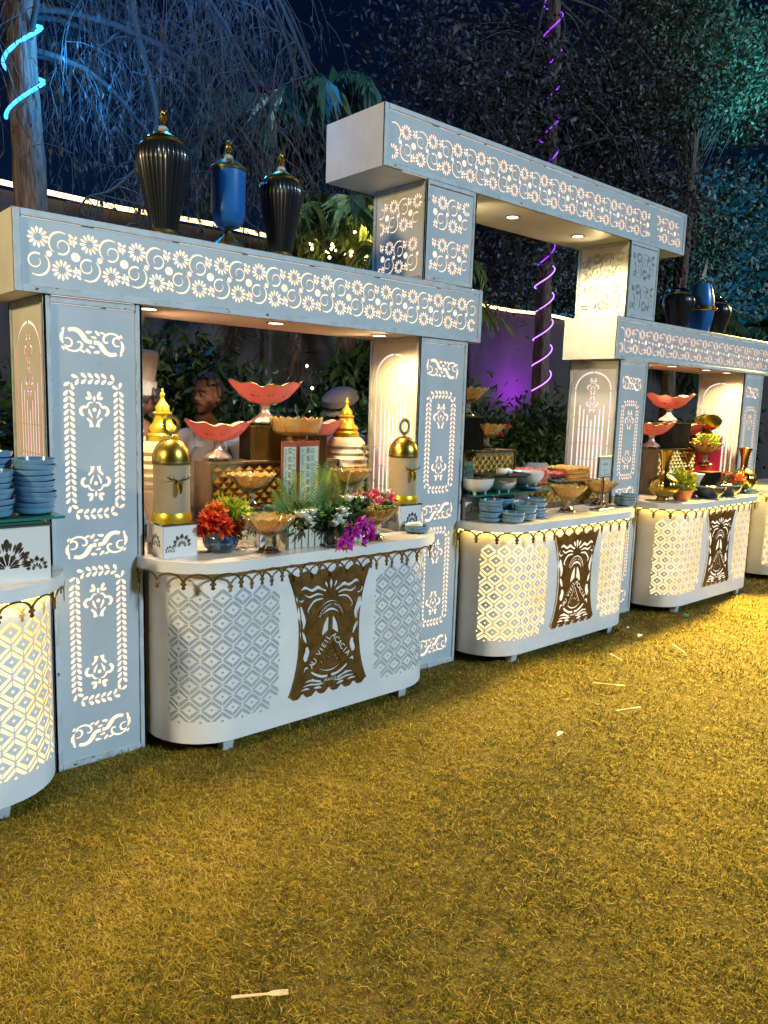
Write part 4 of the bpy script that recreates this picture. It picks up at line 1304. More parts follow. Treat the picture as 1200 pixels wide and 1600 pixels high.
MB().lathe([(.072, 0), (.085, .03), (.106, .11), (.114, .19), (.106, .29), (.088, .37), (.070, .42), (.06, .425)], 40).build('body', URNBLU, t)
bl = MB().lathe([(.1155, .184), (.119, .188), (.119, .222), (.115, .226)], 40, close=False).build('belt', GOLD, t)
ro = MB()
for k in range(10):
    a = 2*pi*k/10
    ro.add([(.008*cos(a-.3), 0, .008*sin(a-.3)), (.036*cos(a), -.006, .036*sin(a)), (.008*cos(a+.3), 0, .008*sin(a+.3))], [(0, 1, 2)])
ro.ball((0, -.004, 0), .015, 10, 6)
ro.xform(Matrix.Translation((.075, -.098, .205)) @ Matrix.Rotation(.6, 4, 'Z')).build('rosette', GOLD, bl)
MB().lathe([(.065, .423), (.068, .432), (.045, .442), (.028, .446), (.024, .460), (.010, .468)], 30).build('lid', SILVER, t)
wg = MB()
for k in range(9):
    a = R(70+k*3.5); L = .05+.015*k
    b = Vector((-.024+.0055*k, 0, .462+.004*k))
    d = Vector((cos(R(100-k*5))*.35, 0, 1)).normalized()
    wg.tube([b, b+d*L*.6, b+d*L+Vector((-.004, 0, 0))], [.006, .006, .001], 5)
wg.build('wing_finial', M('pewter_wing', (.62, .52, .42), (.4, .33, .27), scale=40, rough=.4, metal=.3), t)
# ------------------------------------------------------------------ lit counter: marble bowls, trays, sign
MARBW = M('white_marble_glaze', (.72, .72, .70), (.30, .31, .33), scale=8, rough=.2, lo=.56, hi=.78, coat=.4)
TRAYB = M('black_tray', (.02, .025, .03), rough=.25)
sh = thing('glass_shelf', 'glass shelf under the three marble bowls on the lit counter', 'shelf', (0, 0, 0))
MB().box(2.61, 3.42, -.10, .14, 1.117, 1.126).build('pane', GLASSEDGE, sh, smooth=0)
def marble(label, x, y, z, s=1.):
    t = thing('marble_bowl', label, 'bowl', (x, y, z), group='white marble bowls on the lit counter', scale=s)
    MB().lathe([(.055, .016), (.085, .03), (.108, .065), (.116, .104), (.110, .104), (.10, .065), (.07, .035), (0, .03)], 36, close=False).build('shell', MARBW, t)
    for k in range(3):
        a = 2*pi*k/3-.5
        MB().lathe([(.010, 0), (.015, .02), (.02, .028)], 8, (.058*cos(a), .058*sin(a), 0)).build('foot', MARBW, t)
    return t
mb1 = marble('white marble bowl nearest the middle pillar on the glass shelf', 2.71, -.02, 1.126)
dup(mb1, (2.96, -.01, 1.126), label='white marble bowl under the dark tray, middle of three')
dup(mb1, (3.27, .0, 1.152), label='white marble bowl standing on a blue dish, right of three')
t = thing('serving_tray', 'dark oval tray with pale balls lying across the marble bowls', 'tray', (2.95, -.01, 1.232))
MB().lathe([(.13, 0), (.19, .008), (.215, .022), (.208, .023), (.18, .012), (0, .010)], 40, close=False, rf=lambda a, i, z: 1).build('plate', TRAYB, t)
MB().ball((-.02, -.03, .035), (.038, .038, .026), 16, 8).build('dough_ball', NAPKIN, t)
MB().ball((.07, -.01, .03), (.034, .034, .022), 16, 8).build('dough_ball', NAPKIN, t)
t = thing('glass_tub', 'clear tub of green herbs standing by the middle pillar', 'tub', (2.66, .06, 1.228))
MB().lathe([(.07, 0), (.075, .11), (.072, .11), (.068, .003), (0, .003)], 24, close=False).build('wall', GLASS, t)
rg = random.Random(8); hb = MB(); bush_leaves(hb, (0, 0, .045), (.055, .055, .035), 90, .03, .5, rg); hb.build('herbs', GREEN, t, smooth=0)
SN1 = M('red_net_packet', (.58, .06, .05), (.70, .24, .14), scale=45, rough=.45)
SN2 = M('orange_snack', (.80, .32, .05), (.85, .50, .12), scale=45, rough=.45)
def tray(label, x, y, z, mat, w=.26, d=.20):
    t = thing('snack_tray', label, 'snack tray', (x, y, z), group='stacked trays of fried snacks')
    b = MB()
    b.box(0, w, 0, d, 0, .004); b.box(0, w, 0, .003, .004, .012); b.box(0, w, d-.003, d, .004, .012); b.box(0, .003, .003, d-.003, .004, .012); b.box(w-.003, w, .003, d-.003, .004, .012)
    b.build('tray', SN1 if mat is SN1 else M('orange_tray', (.70, .26, .07), rough=.4), t, smooth=0)
    s = MB(); rr = random.Random(int(x*1000+z*77))
    for i in range(9):
        for j in range(6):
            s.ball((.018+i*(w-.036)/8+rr.uniform(-.004, .004), .018+j*(d-.036)/5, .021+rr.uniform(-.004, .008)), (.021, .021, .015), 7, 4)
    s.build('snacks', mat, t)['kind'] = 'stuff'
    return t
for i in range(3): tray(['lowest', 'middle', 'top'][i]+' red tray of snacks in the left pile on the gold ledge', 3.36+.01*i, .10, 1.146+i*.034, SN1)
for i in range(2): tray(['lower', 'upper'][i]+' red tray of snacks in the middle pile behind the blue dish', 3.64+.01*i, .14, 1.146+i*.034, SN1)
for i in range(3): tray(['lowest', 'middle', 'top'][i]+' orange tray of snacks in the right pile behind the papad sign', 3.93-.012*i, .12, 1.146+i*.034, SN2, .30)
def sign():
    t = thing('sign_stand', 'small blue papad sign on a chrome pole and flat base', 'sign', (3.95, -.175, .955), .12)
    MB().box(-.115, .115, -.045, .045, 0, .014).build('base_plate', SILVER, t, smooth=0, bevel=.003)
    MB().lathe([(.010, .014), (.010, .205), (.014, .206), (.014, .222), (.009, .223), (.009, .26)], 14).build('pole', SILVER, t)
    b = MB().box(-.105, .105, -.008, .004, .245, .405).build('board', M('navy_sign_edge', (.03, .05, .09), rough=.4), t, smooth=0, bevel=.002)
    f = MB(); f.add([(-.098, -.0095, .252), (.100, -.0095, .252), (.100, -.0095, .398), (-.098, -.0095, .398)], [(0, 1, 2, 3)])
    f.build('sign_face', M('pale_blue_sign_paper', (.34, .45, .55), rough=.5), b, smooth=0)
    l = MB()
    for u0, u1, v0, v1 in ((-.084, .088, .263, .266), (-.084, .088, .384, .387), (-.084, -.081, .266, .384), (.085, .088, .266, .384)):
        l.add([(u0, -.0105, v0), (u1, -.0105, v0), (u1, -.0105, v1), (u0, -.0105, v1)], [(0, 1, 2, 3)])
    font = None
    try:
        import os
        font = bpy.data.fonts.load(os.path.join(bpy.utils.system_resource('DATAFILES', path='fonts'), 'NotoSansDevanagari-Regular.woff2'))
    except Exception:
        font = None
    for txt, sz, v in (('पापड़ चाट', .034, .345), ('मसाला पापड़, गरम', .016, .300), ('खास चटपटा चाट', .013, .281)):
        try:
            vs, fs = text_polys(txt, sz, font)
            l.add([(x, -.0105, v+y) for x, y in vs], fs)
        except Exception:
            pass
    l.build('sign_print', M('dark_sign_ink', (.03, .05, .10), rough=.5), b, smooth=0)
sign()
# ------------------------------------------------------------------ far lit counter
VASEB = M('ribbed_brass', (.62, .42, .10), (.40, .26, .06), scale=9, rough=.22, metal=1)
def vase(label, x, y, z, s=1., sx=1.):
    t = thing('brass_vase', label, 'vase', (x, y, z), group='long-necked brass vases', scale=(s*sx, s*sx, s))
    MB().lathe([(.060, 0), (.062, .006), (.052, .010), (.046, .028), (.050, .034)], 32).build('foot', OLDGOLD, t)
    pr = [(.048, .032), (.085, .050), (.118, .092), (.126, .130), (.112, .172), (.070, .205), (.040, .222)]
    MB().lathe(pr, 72, rf=lambda a, i, z: 1+.035*abs(sin(9*a)), close=False).build('body', VASEB, t)
    MB().lathe([(.040, .221), (.034, .235), (.032, .27), (.036, .33), (.048, .385), (.068, .425), (.064, .425), (.044, .385), (.03, .33)], 36, close=False).build('neck', VASEB, t)
    return t
v1 = vase('big ribbed brass vase with trumpet neck at the left of the far counter', 4.985, -.10, .955)
dup(v1, (6.47, -.11, .955), label='slim tall brass vase at the right end of the far counter', scale=1.0)
TERRA = M('terracotta', (.50, .20, .10), (.42, .16, .08), scale=8, rough=.6)
t = thing('terracotta_pot', 'terracotta pot with lime plant beside the big brass vase', 'plant pot', (5.17, -.17, .955))
MB().lathe([(.055, 0), (.075, .03), (.092, .09), (.086, .09), (.07, .07), (0, .07)], 30, close=False).build('pot', TERRA, t)
rg = random.Random(5)
lf = MB()
for c in ((-.05, 0, .16), (.04, -.02, .18), (0, .02, .21), (.09, 0, .16), (.0, -.04, .13)): bush_leaves(lf, c, (.055, .05, .045), 80, .045, .5, rg)
lf.build('lime_foliage', LIME, t, smooth=0)
for c in ((.06, -.02, .225), (.10, -.03, .17), (.11, 0, .20)):
    b = MB(); mum(b, c, .038, rg, 40); b.build('blossom', ORANGE, t, smooth=0)
NAVY = M('navy_bowl_glaze', (.02, .045, .075), rough=.25, coat=.4)
def navy(label, x, y, s=1.):
    t = thing('navy_bowl', label, 'bowl', (x, y, .955), group='navy serving bowls on the far counter', scale=s)
    MB().lathe([(.06, 0), (.09, .012), (.130, .055), (.150, .105), (.145, .106), (.12, .058), (.08, .02), (0, .018)], 40, close=False).build('shell', NAVY, t)
    rr = random.Random(3)
    for k in range(9):
        a = rr.uniform(0, 6.28); q = rr.uniform(0, .10)
        MB().ball((q*cos(a), q*sin(a), .092), (.030, .020, .016), 8, 5).build('steel_spoon_bowl', SILVER, t)
    return t
n1 = navy('navy serving bowl, left of the pair at the front of the far counter', 5.59, -.20)
dup(n1, (5.93, -.19, .955), label='navy serving bowl, right of the pair on the far counter')
t = thing('red_tub', 'bright red tub with gold crescent bowl on it, before the cream pillar side', 'tub', (6.16, .14, .955))
MB().lathe([(.13, 0), (.14, .02), (.145, .535), (.13, .54)], 36).build('tub', M('red_enamel', (.62, .02, .06), (.5, .015, .05), scale=3, rough=.35), t)
t = thing('crescent_bowl', 'gold crescent-rimmed bowl standing on the red tub', 'bowl', (6.16, .14, 1.496))
MB().lathe([(.055, 0), (.06, .02), (.04, .035), (.05, .045)], 28).build('foot', OLDGOLD, t)
MB().lathe([(.05, .045), (.10, .07), (.128, .12), (.128, .165), (.120, .165), (.118, .12), (.09, .08), (0, .06)], 40, close=False, zf=lambda a, i: .032*cos(2*(a-.7)) if i in (3, 4) else 0).build('bowl', GOLD, t)
blossoms('pink_posy', 'pink and red flower posy beside the slim brass vase', 6.24, -.13, .99, .09, [PINKP, RED, PINKP, ORANGE], GREEN, 8, 9, size=.05, h=.10, nl=120)
t = thing('posy_pot', 'small dark pot under the pink flower posy', 'plant pot', (6.24, -.13, .955))
MB().lathe([(.05, 0), (.07, .05), (.065, .05), (0, .03)], 24, close=False).build('pot', NAVY, t)
t = thing('napkin_basket', 'pale paper-lined basket behind the terracotta pot', 'basket', (5.50, -.02, .955))
MB().lathe([(.09, 0), (.13, .15), (.16, .21), (.155, .21), (.12, .15), (0, .12)], 30, close=False, rf=lambda a, i, z: 1+.05*cos(7*a)).build('liner', NAPKIN, t)
# ------------------------------------------------------------------ litter on the lawn
WOODF = M('birch_cutlery', (.66, .52, .34), (.58, .43, .27), scale=40, rough=.6, stretch=(1, 8, 1))
PLASW = M('white_cutlery', (.55, .50, .40), rough=.4)
def cutlery(name, label, p, q, mat, fork=True, cat=None, z=.034):
    p = Vector((*p, z)); q = Vector((*q, z+.004))
    d = q-p; L = d.length; a = atan2(d.y, d.x)
    t = thing(name, label, cat or ('fork' if fork else 'spoon'), p, a, rot=(0, -.02, a))
    mb = MB()
    hw = L*(.032 if fork else .022)
    out = [(0, -hw*.8), (L*.03, -hw*1.1), (L*.62, -hw*.8), (L*.72, -hw*1.9), (L*.80, -hw*2.1)]
    if fork:
        out += [(L, -hw*1.9), (L, -hw*1.25), (L*.86, -hw*1.2), (L*.86, -hw*.75), (L, -hw*.75), (L, hw*-.1), (L*.86, 0), (L*.86, hw*.35), (L, hw*.35), (L, hw*1.0), (L*.86, hw*1.05), (L*.86, hw*1.35), (L, hw*1.35), (L, hw*1.9)]
    else:
        out += [(L*.9, -hw*2.2), (L*.97, -hw*1.3), (L, 0), (L*.97, hw*1.3), (L*.9, hw*2.2)]
    out += [(L*.80, hw*2.1), (L*.72, hw*1.9), (L*.62, hw*.8), (L*.03, hw*1.1), (0, hw*.8)]
    panel(mb, cdt(out, []), lambda u, v, e: (u, v, -e), .002, back=True)
    mb.build('blade', mat, t, smooth=0)
cutlery('wooden_fork', 'wooden fork on the grass at the bottom of the photo', (-.083, -1.685), (.050, -1.772), WOODF)
cutlery('plastic_spoon', 'pale spoon on the gold grass, nearest the lit counter', (3.455, -.738), (3.506, -.612), PLASW, False)
cutlery('plastic_spoon', 'pale spoon on the gold grass, farthest to the right', (3.97, -.915), (4.074, -.763), PLASW, False)
cutlery('plastic_spoon', 'white spoon lying alone in the middle of the lawn', (2.644, -1.198), (2.80, -1.26), PLASW, False)
cutlery('wooden_stick', 'thin pale stick on the grass below the two spoons', (2.92, -.86), (3.03, -1.02), WOODF, False, 'stick')
for nm, lb, x, y, s in (('paper_scrap', 'torn white paper scrap left of the lawn spoon', 2.13, -1.19, .032), ('paper_scrap', 'small yellowish crumpled scrap near the far counter leg', 4.08, -.50, .04), ('paper_scrap', 'tiny pale scrap beside the lit counter leg', 4.2, -.33, .022)):
    t = thing(nm, lb, 'paper scrap', (x, y, .03))
    MB().add([(-s, -s*.3, .0), (0, -s*.5, .01), (s, s*.1, .004), (s*.2, s*.5, .012), (-s*.5, s*.3, .006)], [(0, 1, 3), (1, 2, 3), (0, 3, 4)]).build('scrap', NAPKIN, t, smooth=0)
t = thing('bottle_cap', 'green bottle cap by the far counter leg', 'bottle cap', (4.98, -.40, .012))
MB().lathe([(.020, 0), (.022, .004), (.018, .016), (0, .016)], 16).build('cap', M('green_plastic', (.02, .35, .12), rough=.4), t)
# ------------------------------------------------------------------ people behind the counters
SKIN = M('brown_skin', (.105, .047, .027), (.07, .031, .018), scale=22, rough=.62, bump=.12, spec=.3)
HAIR = M('black_hair', (.012, .010, .010), rough=.55)
SHIRT = M('pale_grey_shirt', (.25, .245, .285), (.20, .195, .23), scale=7, rough=.8, bump=.15)
APRON = M('grey_apron_cloth', (.17, .16, .16), (.13, .12, .12), scale=6, rough=.85, bump=.2)
CHEFW = M('white_chef_cloth', (.42, .39, .37), (.36, .33, .31), scale=6, rough=.8, bump=.15)
TROUS = M('dark_trousers', (.03, .03, .035), rough=.8)
CAPM = M('slate_cap_cloth', (.085, .085, .11), (.12, .115, .14), scale=5, rough=.8, bump=.15)
NAVYJ = M('blue_work_coat', (.06, .08, .22), rough=.8)
EYEW = M('eye_white', (.17, .15, .13), rough=.4)
EYED = M('eye_iris', (.02, .012, .01), rough=.2)
def skinmesh(J, E, rad, root):
    """Skin-modifier surface through joints J (name: xyz), edges E, radii rad; returns verts, faces"""
    names = list(J)
    me = bpy.data.meshes.new('tmp')
    me.from_pydata([J[n] for n in names], [(names.index(a), names.index(b)) for a, b in E], [])
    bm = bmesh.new(); bm.from_mesh(me)
    ly = bm.verts.layers.skin.verify()
    bm.verts.ensure_lookup_table()
    for i, n in enumerate(names):
        r = rad[n]
        bm.verts[i][ly].radius = r if hasattr(r, '__len__') else (r, r)
        bm.verts[i][ly].use_root = (n == root)
    bm.to_mesh(me); bm.free()
    o = bpy.data.objects.new('tmp', me)
    COL.objects.link(o)
    o.modifiers.new('s', 'SKIN').use_smooth_shade = True
    sb = o.modifiers.new('u', 'SUBSURF'); sb.levels = 2; sb.render_levels = 2
    bpy.context.view_layer.update()
    m2 = o.evaluated_get(bpy.context.evaluated_depsgraph_get()).to_mesh()
    vs = [tuple(v.co) for v in m2.vertices]; fs = [tuple(p.vertices) for p in m2.polygons]
    bpy.data.objects.remove(o); bpy.data.meshes.remove(me)
    return vs, fs
def remesh(o, vox, sm=True):
    r = o.modifiers.new('r', 'REMESH'); r.mode = 'VOXEL'; r.voxel_size = vox; r.use_smooth_shade = True
    if sm:
        q = o.modifiers.new('cs', 'SMOOTH'); q.factor = .5; q.iterations = 3
    return o
def person(label, loc, body_rz, head_rz, shirt, arms, head_pitch=0., lean=0., apron=None, hair=True, moustache=True, hat=None, H=1.0):
    """facing -Y before rotation; arms = list of (elbow, wrist) for right, left in body space"""
    t = thing('person', label, 'person', loc, body_rz, scale=H)
    ln = lambda p: (p[0], p[1]-lean*max(0, p[2]-.95), p[2]-.25*lean*lean*max(0, p[2]-.95))
    J = {'pel': (0, 0, .95), 'bel': (0, 0, 1.10), 'che': (0, .01, 1.28), 'upc': (0, .015, 1.40), 'nek': (0, .01, 1.475), 'hd': (0, -.005, 1.56)}
    for k, s in (('R', -1), ('L', 1)):
        J['hip'+k] = (s*.095, 0, .90); J['kne'+k] = (s*.105, -.01, .50); J['ank'+k] = (s*.11, .02, .09); J['toe'+k] = (s*.12, -.13, .03)
        J['cla'+k] = (s*.09, .01, 1.42); J['sho'+k] = (s*.185, .01, 1.385)
    (eR, wR), (eL, wL) = arms
    J['elbR'] = eR; J['wriR'] = wR; J['elbL'] = eL; J['wriL'] = wL
    for k, s in (('R', -1), ('L', 1)):
        e = Vector(J['elb'+k]); w = Vector(J['wri'+k]); d = (w-e).normalized()
        J['pal'+k] = tuple(w+d*.07)
        for i in range(4):
            off = Vector(((i-1.5)*.020, 0, 0))
            l = (.060, .072, .068, .052)[i]
            J['kn%d%s' % (i, k)] = tuple(w+d*.10+off)
            J['ft%d%s' % (i, k)] = tuple(w+d*(.10+l*.75)+off+Vector((0, 0, -.02)))
        J['th0'+k] = tuple(w+d*.05+Vector((-s*.035, 0, -.01))); J['th1'+k] = tuple(w+d*.095+Vector((-s*.05, 0, -.02)))
    J = {n: ln(p) for n, p in J.items()}
    E = [('pel', 'bel'), ('bel', 'che'), ('che', 'upc'), ('upc', 'nek'), ('nek', 'hd')]
    rad = {'pel': (.145, .105), 'bel': (.135, .10), 'che': (.155, .11), 'upc': (.12, .09), 'nek': .058, 'hd': .062}
    for k in 'RL':
        E += [('pel', 'hip'+k), ('hip'+k, 'kne'+k), ('kne'+k, 'ank'+k), ('ank'+k, 'toe'+k), ('upc', 'cla'+k), ('cla'+k, 'sho'+k), ('sho'+k, 'elb'+k), ('elb'+k, 'wri'+k), ('wri'+k, 'pal'+k), ('wri'+k, 'th0'+k), ('th0'+k, 'th1'+k)]
        rad.update({'hip'+k: .085, 'kne'+k: .055, 'ank'+k: .040, 'toe'+k: .035, 'cla'+k: .07, 'sho'+k: .058, 'elb'+k: .042, 'wri'+k: .029, 'pal'+k: (.038, .020), 'th0'+k: .012, 'th1'+k: .009})
        for i in range(4):
            E += [('pal'+k, 'kn%d%s' % (i, k)), ('kn%d%s' % (i, k), 'ft%d%s' % (i, k))]
            rad['kn%d%s' % (i, k)] = .0095; rad['ft%d%s' % (i, k)] = .0075
    vs, fs = skinmesh(J, E, rad, 'pel')
    hb = Vector(J['hd'])
    HM = Matrix.Translation(hb) @ Matrix.Rotation(head_rz-body_rz, 4, 'Z') @ Matrix.Rotation(head_pitch, 4, 'X')
    hd = MB()
    hd.ball((0, .008, .108), (.074, .094, .098), 24, 16)
    hd.ball((0, -.022, .055), (.058, .066, .070), 20, 12)
    hd.ball((0, -.052, .008), (.032, .030, .024), 14, 8)
    hd.ball((0, -.070, .118), (.050, .022, .016), 14, 8)
    hd.tube([(0, -.078, .108), (0, -.092, .085), (0, -.104, .064)], [.010, .012, .015], 10)
    hd.ball((-.012, -.092, .060), (.010, .012, .008), 8, 6); hd.ball((.012, -.092, .060), (.010, .012, .008), 8, 6)
    hd.ball((0, -.078, .034), (.024, .014, .007), 12, 6); hd.ball((0, -.076, .024), (.021, .014, .008), 12, 6)
    for s in (-1, 1):
        hd.ball((s*.076, .012, .082), (.010, .020, .032), 10, 8); hd.ball((s*.046, -.050, .070), (.020, .022, .020), 10, 8)
    hd.xform(HM)
    b = MB(); b.add(vs, fs); b.add(hd.v, hd.f)
    remesh(b.build('body', SKIN, t), .0085)
    for s in (-1, 1):
        e = MB().ball((s*.031, -.0765, .098), (.0125, .010, .0065), 12, 8).xform(HM).build('eye', EYEW, t)
        MB().ball((s*.031-.003, -.0845, .098), (.0062, .004, .0066), 10, 6).xform(HM).build('iris', EYED, e)
        MB().tube([(s*.012, -.093, .117), (s*.030, -.090, .1225), (s*.050, -.078, .116)], [.003, .0045, .002], 6).xform(HM).build('eyebrow', HAIR, t)
    if moustache:
        MB().tube([(-.030, -.078, .036), (-.014, -.093, .046), (0, -.096, .048), (.014, -.093, .046), (.030, -.078, .036)], [.003, .0065, .005, .0065, .003], 8).xform(HM).build('moustache', HAIR, t)
    if hair:
        h = MB()
        rr = random.Random(1)
        for i in range(9):
            th = R(12+i*11)
            for j in range(18):
                a = 2*pi*j/18
                q = Vector((.079*sin(th)*cos(a), .010+.100*sin(th)*sin(a), .112+.103*cos(th)))
                if q.y < -.050 and q.z < .192: continue
                if q.y < -.015 and q.z < .14: continue
                h.ball(q+Vector((rr.gauss(0, .004), rr.gauss(0, .004), rr.gauss(0, .004))), rr.uniform(.012, .021), 6, 4)
        h.xform(HM)
        remesh(h.build('hair', HAIR, t), .008)
    # shirt over the torso and upper arms
    ks = ['pel', 'bel', 'che', 'upc', 'nek'] + [q+k for k in 'RL' for q in ('cla', 'sho', 'elb')]
    JS = {n: J[n] for n in ks}
    JS['nek'] = tuple(Vector(J['upc'])*.35+Vector(J['nek'])*.65)
    JS['hem'] = ln((0, 0, .84))
    for k in 'RL': JS['elb'+k] = tuple(Vector(J['sho'+k])*.22+Vector(J['elb'+k])*.78)
    ES = [('hem', 'pel'), ('pel', 'bel'), ('bel', 'che'), ('che', 'upc'), ('upc', 'nek')]+[(a+k if a != 'upc' else a, c+k) for k in 'RL' for a, c in (('upc', 'cla'), ('cla', 'sho'), ('sho', 'elb'))]
    rs = {'hem': (.175, .135), 'pel': (.170, .13), 'bel': (.165, .128), 'che': (.178, .130), 'upc': (.140, .105), 'nek': .070}
    for k in 'RL': rs.update({'cla'+k: .085, 'sho'+k: .075, 'elb'+k: .066})
    vs, fs = skinmesh(JS, ES, rs, 'pel')
    MB().add(vs, fs).build('shirt', shirt, t)
    kt = {n: J[n] for n in J if n[:3] in ('hip', 'kne', 'ank', 'pel')}
    for k in 'RL': kt['ank'+k] = tuple(Vector(J['ank'+k])+Vector((0, 0, .02)))
    rt = {'pel': (.155, .115)}
    for k in 'RL': rt.update({'hip'+k: .10, 'kne'+k: .075, 'ank'+k: .062})
    vs, fs = skinmesh(kt, [('pel', 'hipR'), ('hipR', 'kneR'), ('kneR', 'ankR'), ('pel', 'hipL'), ('hipL', 'kneL'), ('kneL', 'ankL')], rt, 'pel')
    MB().add(vs, fs).build('trousers', TROUS, t)
    cl = MB()
    cz = Vector(JS['nek'])
    for s in (-1, 1):
        cl.add([cz+Vector((s*.012, -.070, .010)), cz+Vector((s*.070, -.02, .050)), cz+Vector((s*.085, -.035, .0)), cz+Vector((s*.045, -.105, -.055))], [(0, 1, 2, 3)])
    cl.build('collar', shirt, t, smooth=0)
    if apron:
        ap = MB()
        rows = [(1.36, .075), (1.30, .105), (1.20, .13), (1.10, .155), (.95, .17), (.75, .18)]
        vs = []
        for z, w in rows:
            for j in range(9):
                u = -1+2*j/8
                d = np.interp(z, [.75, .84, .95, 1.1, 1.28, 1.40], [.145, .150, .146, .143, .146, .118])
                vs.append(ln((u*w, -d*(1-.30*u*u)-.010, z)))
        ap.add(vs, [(i*9+j, i*9+j+1, (i+1)*9+j+1, (i+1)*9+j) for i in range(5) for j in range(8)])
        a = ap.build('apron', apron, t, smooth=60)
        sd = a.modifiers.new('thick', 'SOLIDIFY'); sd.thickness = .004
        pk = MB(); pk.add([ln((-.10, -.160, 1.16)), ln((.10, -.160, 1.16)), ln((.10, -.165, 1.02)), ln((-.10, -.165, 1.02))], [(0, 3, 2, 1)])
        pk.build('apron_pocket', apron, a, smooth=0)
        for s in (-1, 1):
            st = MB(); st.tube([ln((s*.07, -.130, 1.355)), ln((s*.085, -.105, 1.42)), ln((s*.07, -.03, 1.475)), ln((s*.05, .05, 1.46))], .008, 6)
            st.build('apron_strap', apron, a)
    if hat == 'toque':
        hm = MB()
        hm.lathe([(.088, .120), (.092, .125), (.092, .195), (.090, .200)], 30, rf=lambda a, i, z: 1+.10*abs(sin(a)))
        hm.lathe([(.090, .198), (.098, .25), (.105, .31), (.112, .345), (.10, .362), (.05, .370), (0, .368)], 48, rf=lambda a, i, z: 1+.03*sin(13*a)*min(1, max(0, (z-.2)*9)))
        hm.xform(HM).build('toque', CHEFW, t)
    if hat == 'cap':
        hm = MB()
        hm.lathe([(.092, .110), (.100, .118), (.118, .142), (.112, .180), (.080, .208), (.03, .216), (0, .216)], 36, c=(0, .004, 0), rf=lambda a, i, z: (1+.16*abs(sin(a)))*(1+.012*sin(8*a)))
        o = hm.xform(HM).build('cap_crown', CAPM, t)
        pk = MB(); vs = []
        for j in range(11):
            a = R(205+13*j)
            vs += [(.088*cos(a), .004+.104*sin(a), .116), (.092*cos(a), -.010+.150*sin(a), .096)]
        pk.add(vs, [(2*j, 2*j+2, 2*j+3, 2*j+1) for j in range(10)])
        pk.xform(HM)
        po = pk.build('cap_peak', CAPM, o)
        sd = po.modifiers.new('thick', 'SOLIDIFY'); sd.thickness = .006
    return t
ARMS_DOWN = (((-.26, .03, 1.12), (-.24, -.14, .98)), ((.26, .03, 1.12), (.22, -.16, 1.0)))
ARMS_WORK = (((-.25, -.04, 1.13), (-.13, -.26, 1.06)), ((.25, -.04, 1.13), (.12, -.27, 1.08)))
person('moustached man in a pale shirt and grey apron looking sideways behind the coral bowl', (1.215, .86, 0), -.42, -1.15, SHIRT, ARMS_DOWN, apron=APRON, H=1.035)
person('chef in a tall white hat half hidden behind the left pillar', (.735, .74, 0), -1.5, -1.9, CHEFW, ARMS_WORK, hair=True, moustache=False, hat='toque', H=1.01)
person('man in a slate cap bending his head down behind the peach jar', (2.24, .80, 0), -.75, -1.15, NAVYJ, ARMS_WORK, head_pitch=.40, lean=.16, hair=False, moustache=False, hat='cap', H=1.01)
# ------------------------------------------------------------------ ground, wall, sky-side setting
def nodes_grass():
    m = bpy.data.materials.new('grass_blades'); m.use_nodes = True
    nt = m.node_tree; b = nt.nodes['Principled BSDF']
    at = nt.nodes.new('ShaderNodeAttribute'); at.attribute_name = 'tone'
    r = nt.nodes.new('ShaderNodeValToRGB')
    el = r.color_ramp.elements
    el[0].position = 0.; el[0].color = (.040, .045, .006, 1)
    el[1].position = 1.; el[1].color = (.60, .44, .16, 1)
    for p, c in ((.30, (.10, .085, .005, 1)), (.62, (.305, .212, .013, 1)), (.85, (.44, .30, .028, 1))):
        e = el.new(p); e.color = c
    nt.links.new(at.outputs['Fac'], r.inputs[0]); nt.links.new(r.outputs[0], b.inputs['Base Color'])
    b.inputs['Roughness'].default_value = .65
    b.inputs['Specular IOR Level'].default_value = .25
    return m
SOIL = M('lawn_soil', (.17, .12, .012), (.07, .052, .007), scale=55, rough=.95, bump=.6, detail=9, lo=.32, hi=.68)
gx = np.linspace(-60, 90, 2)
g = MB().add([(-80, -60, 0), (120, -60, 0), (120, 120, 0), (-80, 120, 0)], [(0, 1, 2, 3)]).build('ground', SOIL, smooth=0)
props(g, kind='structure')
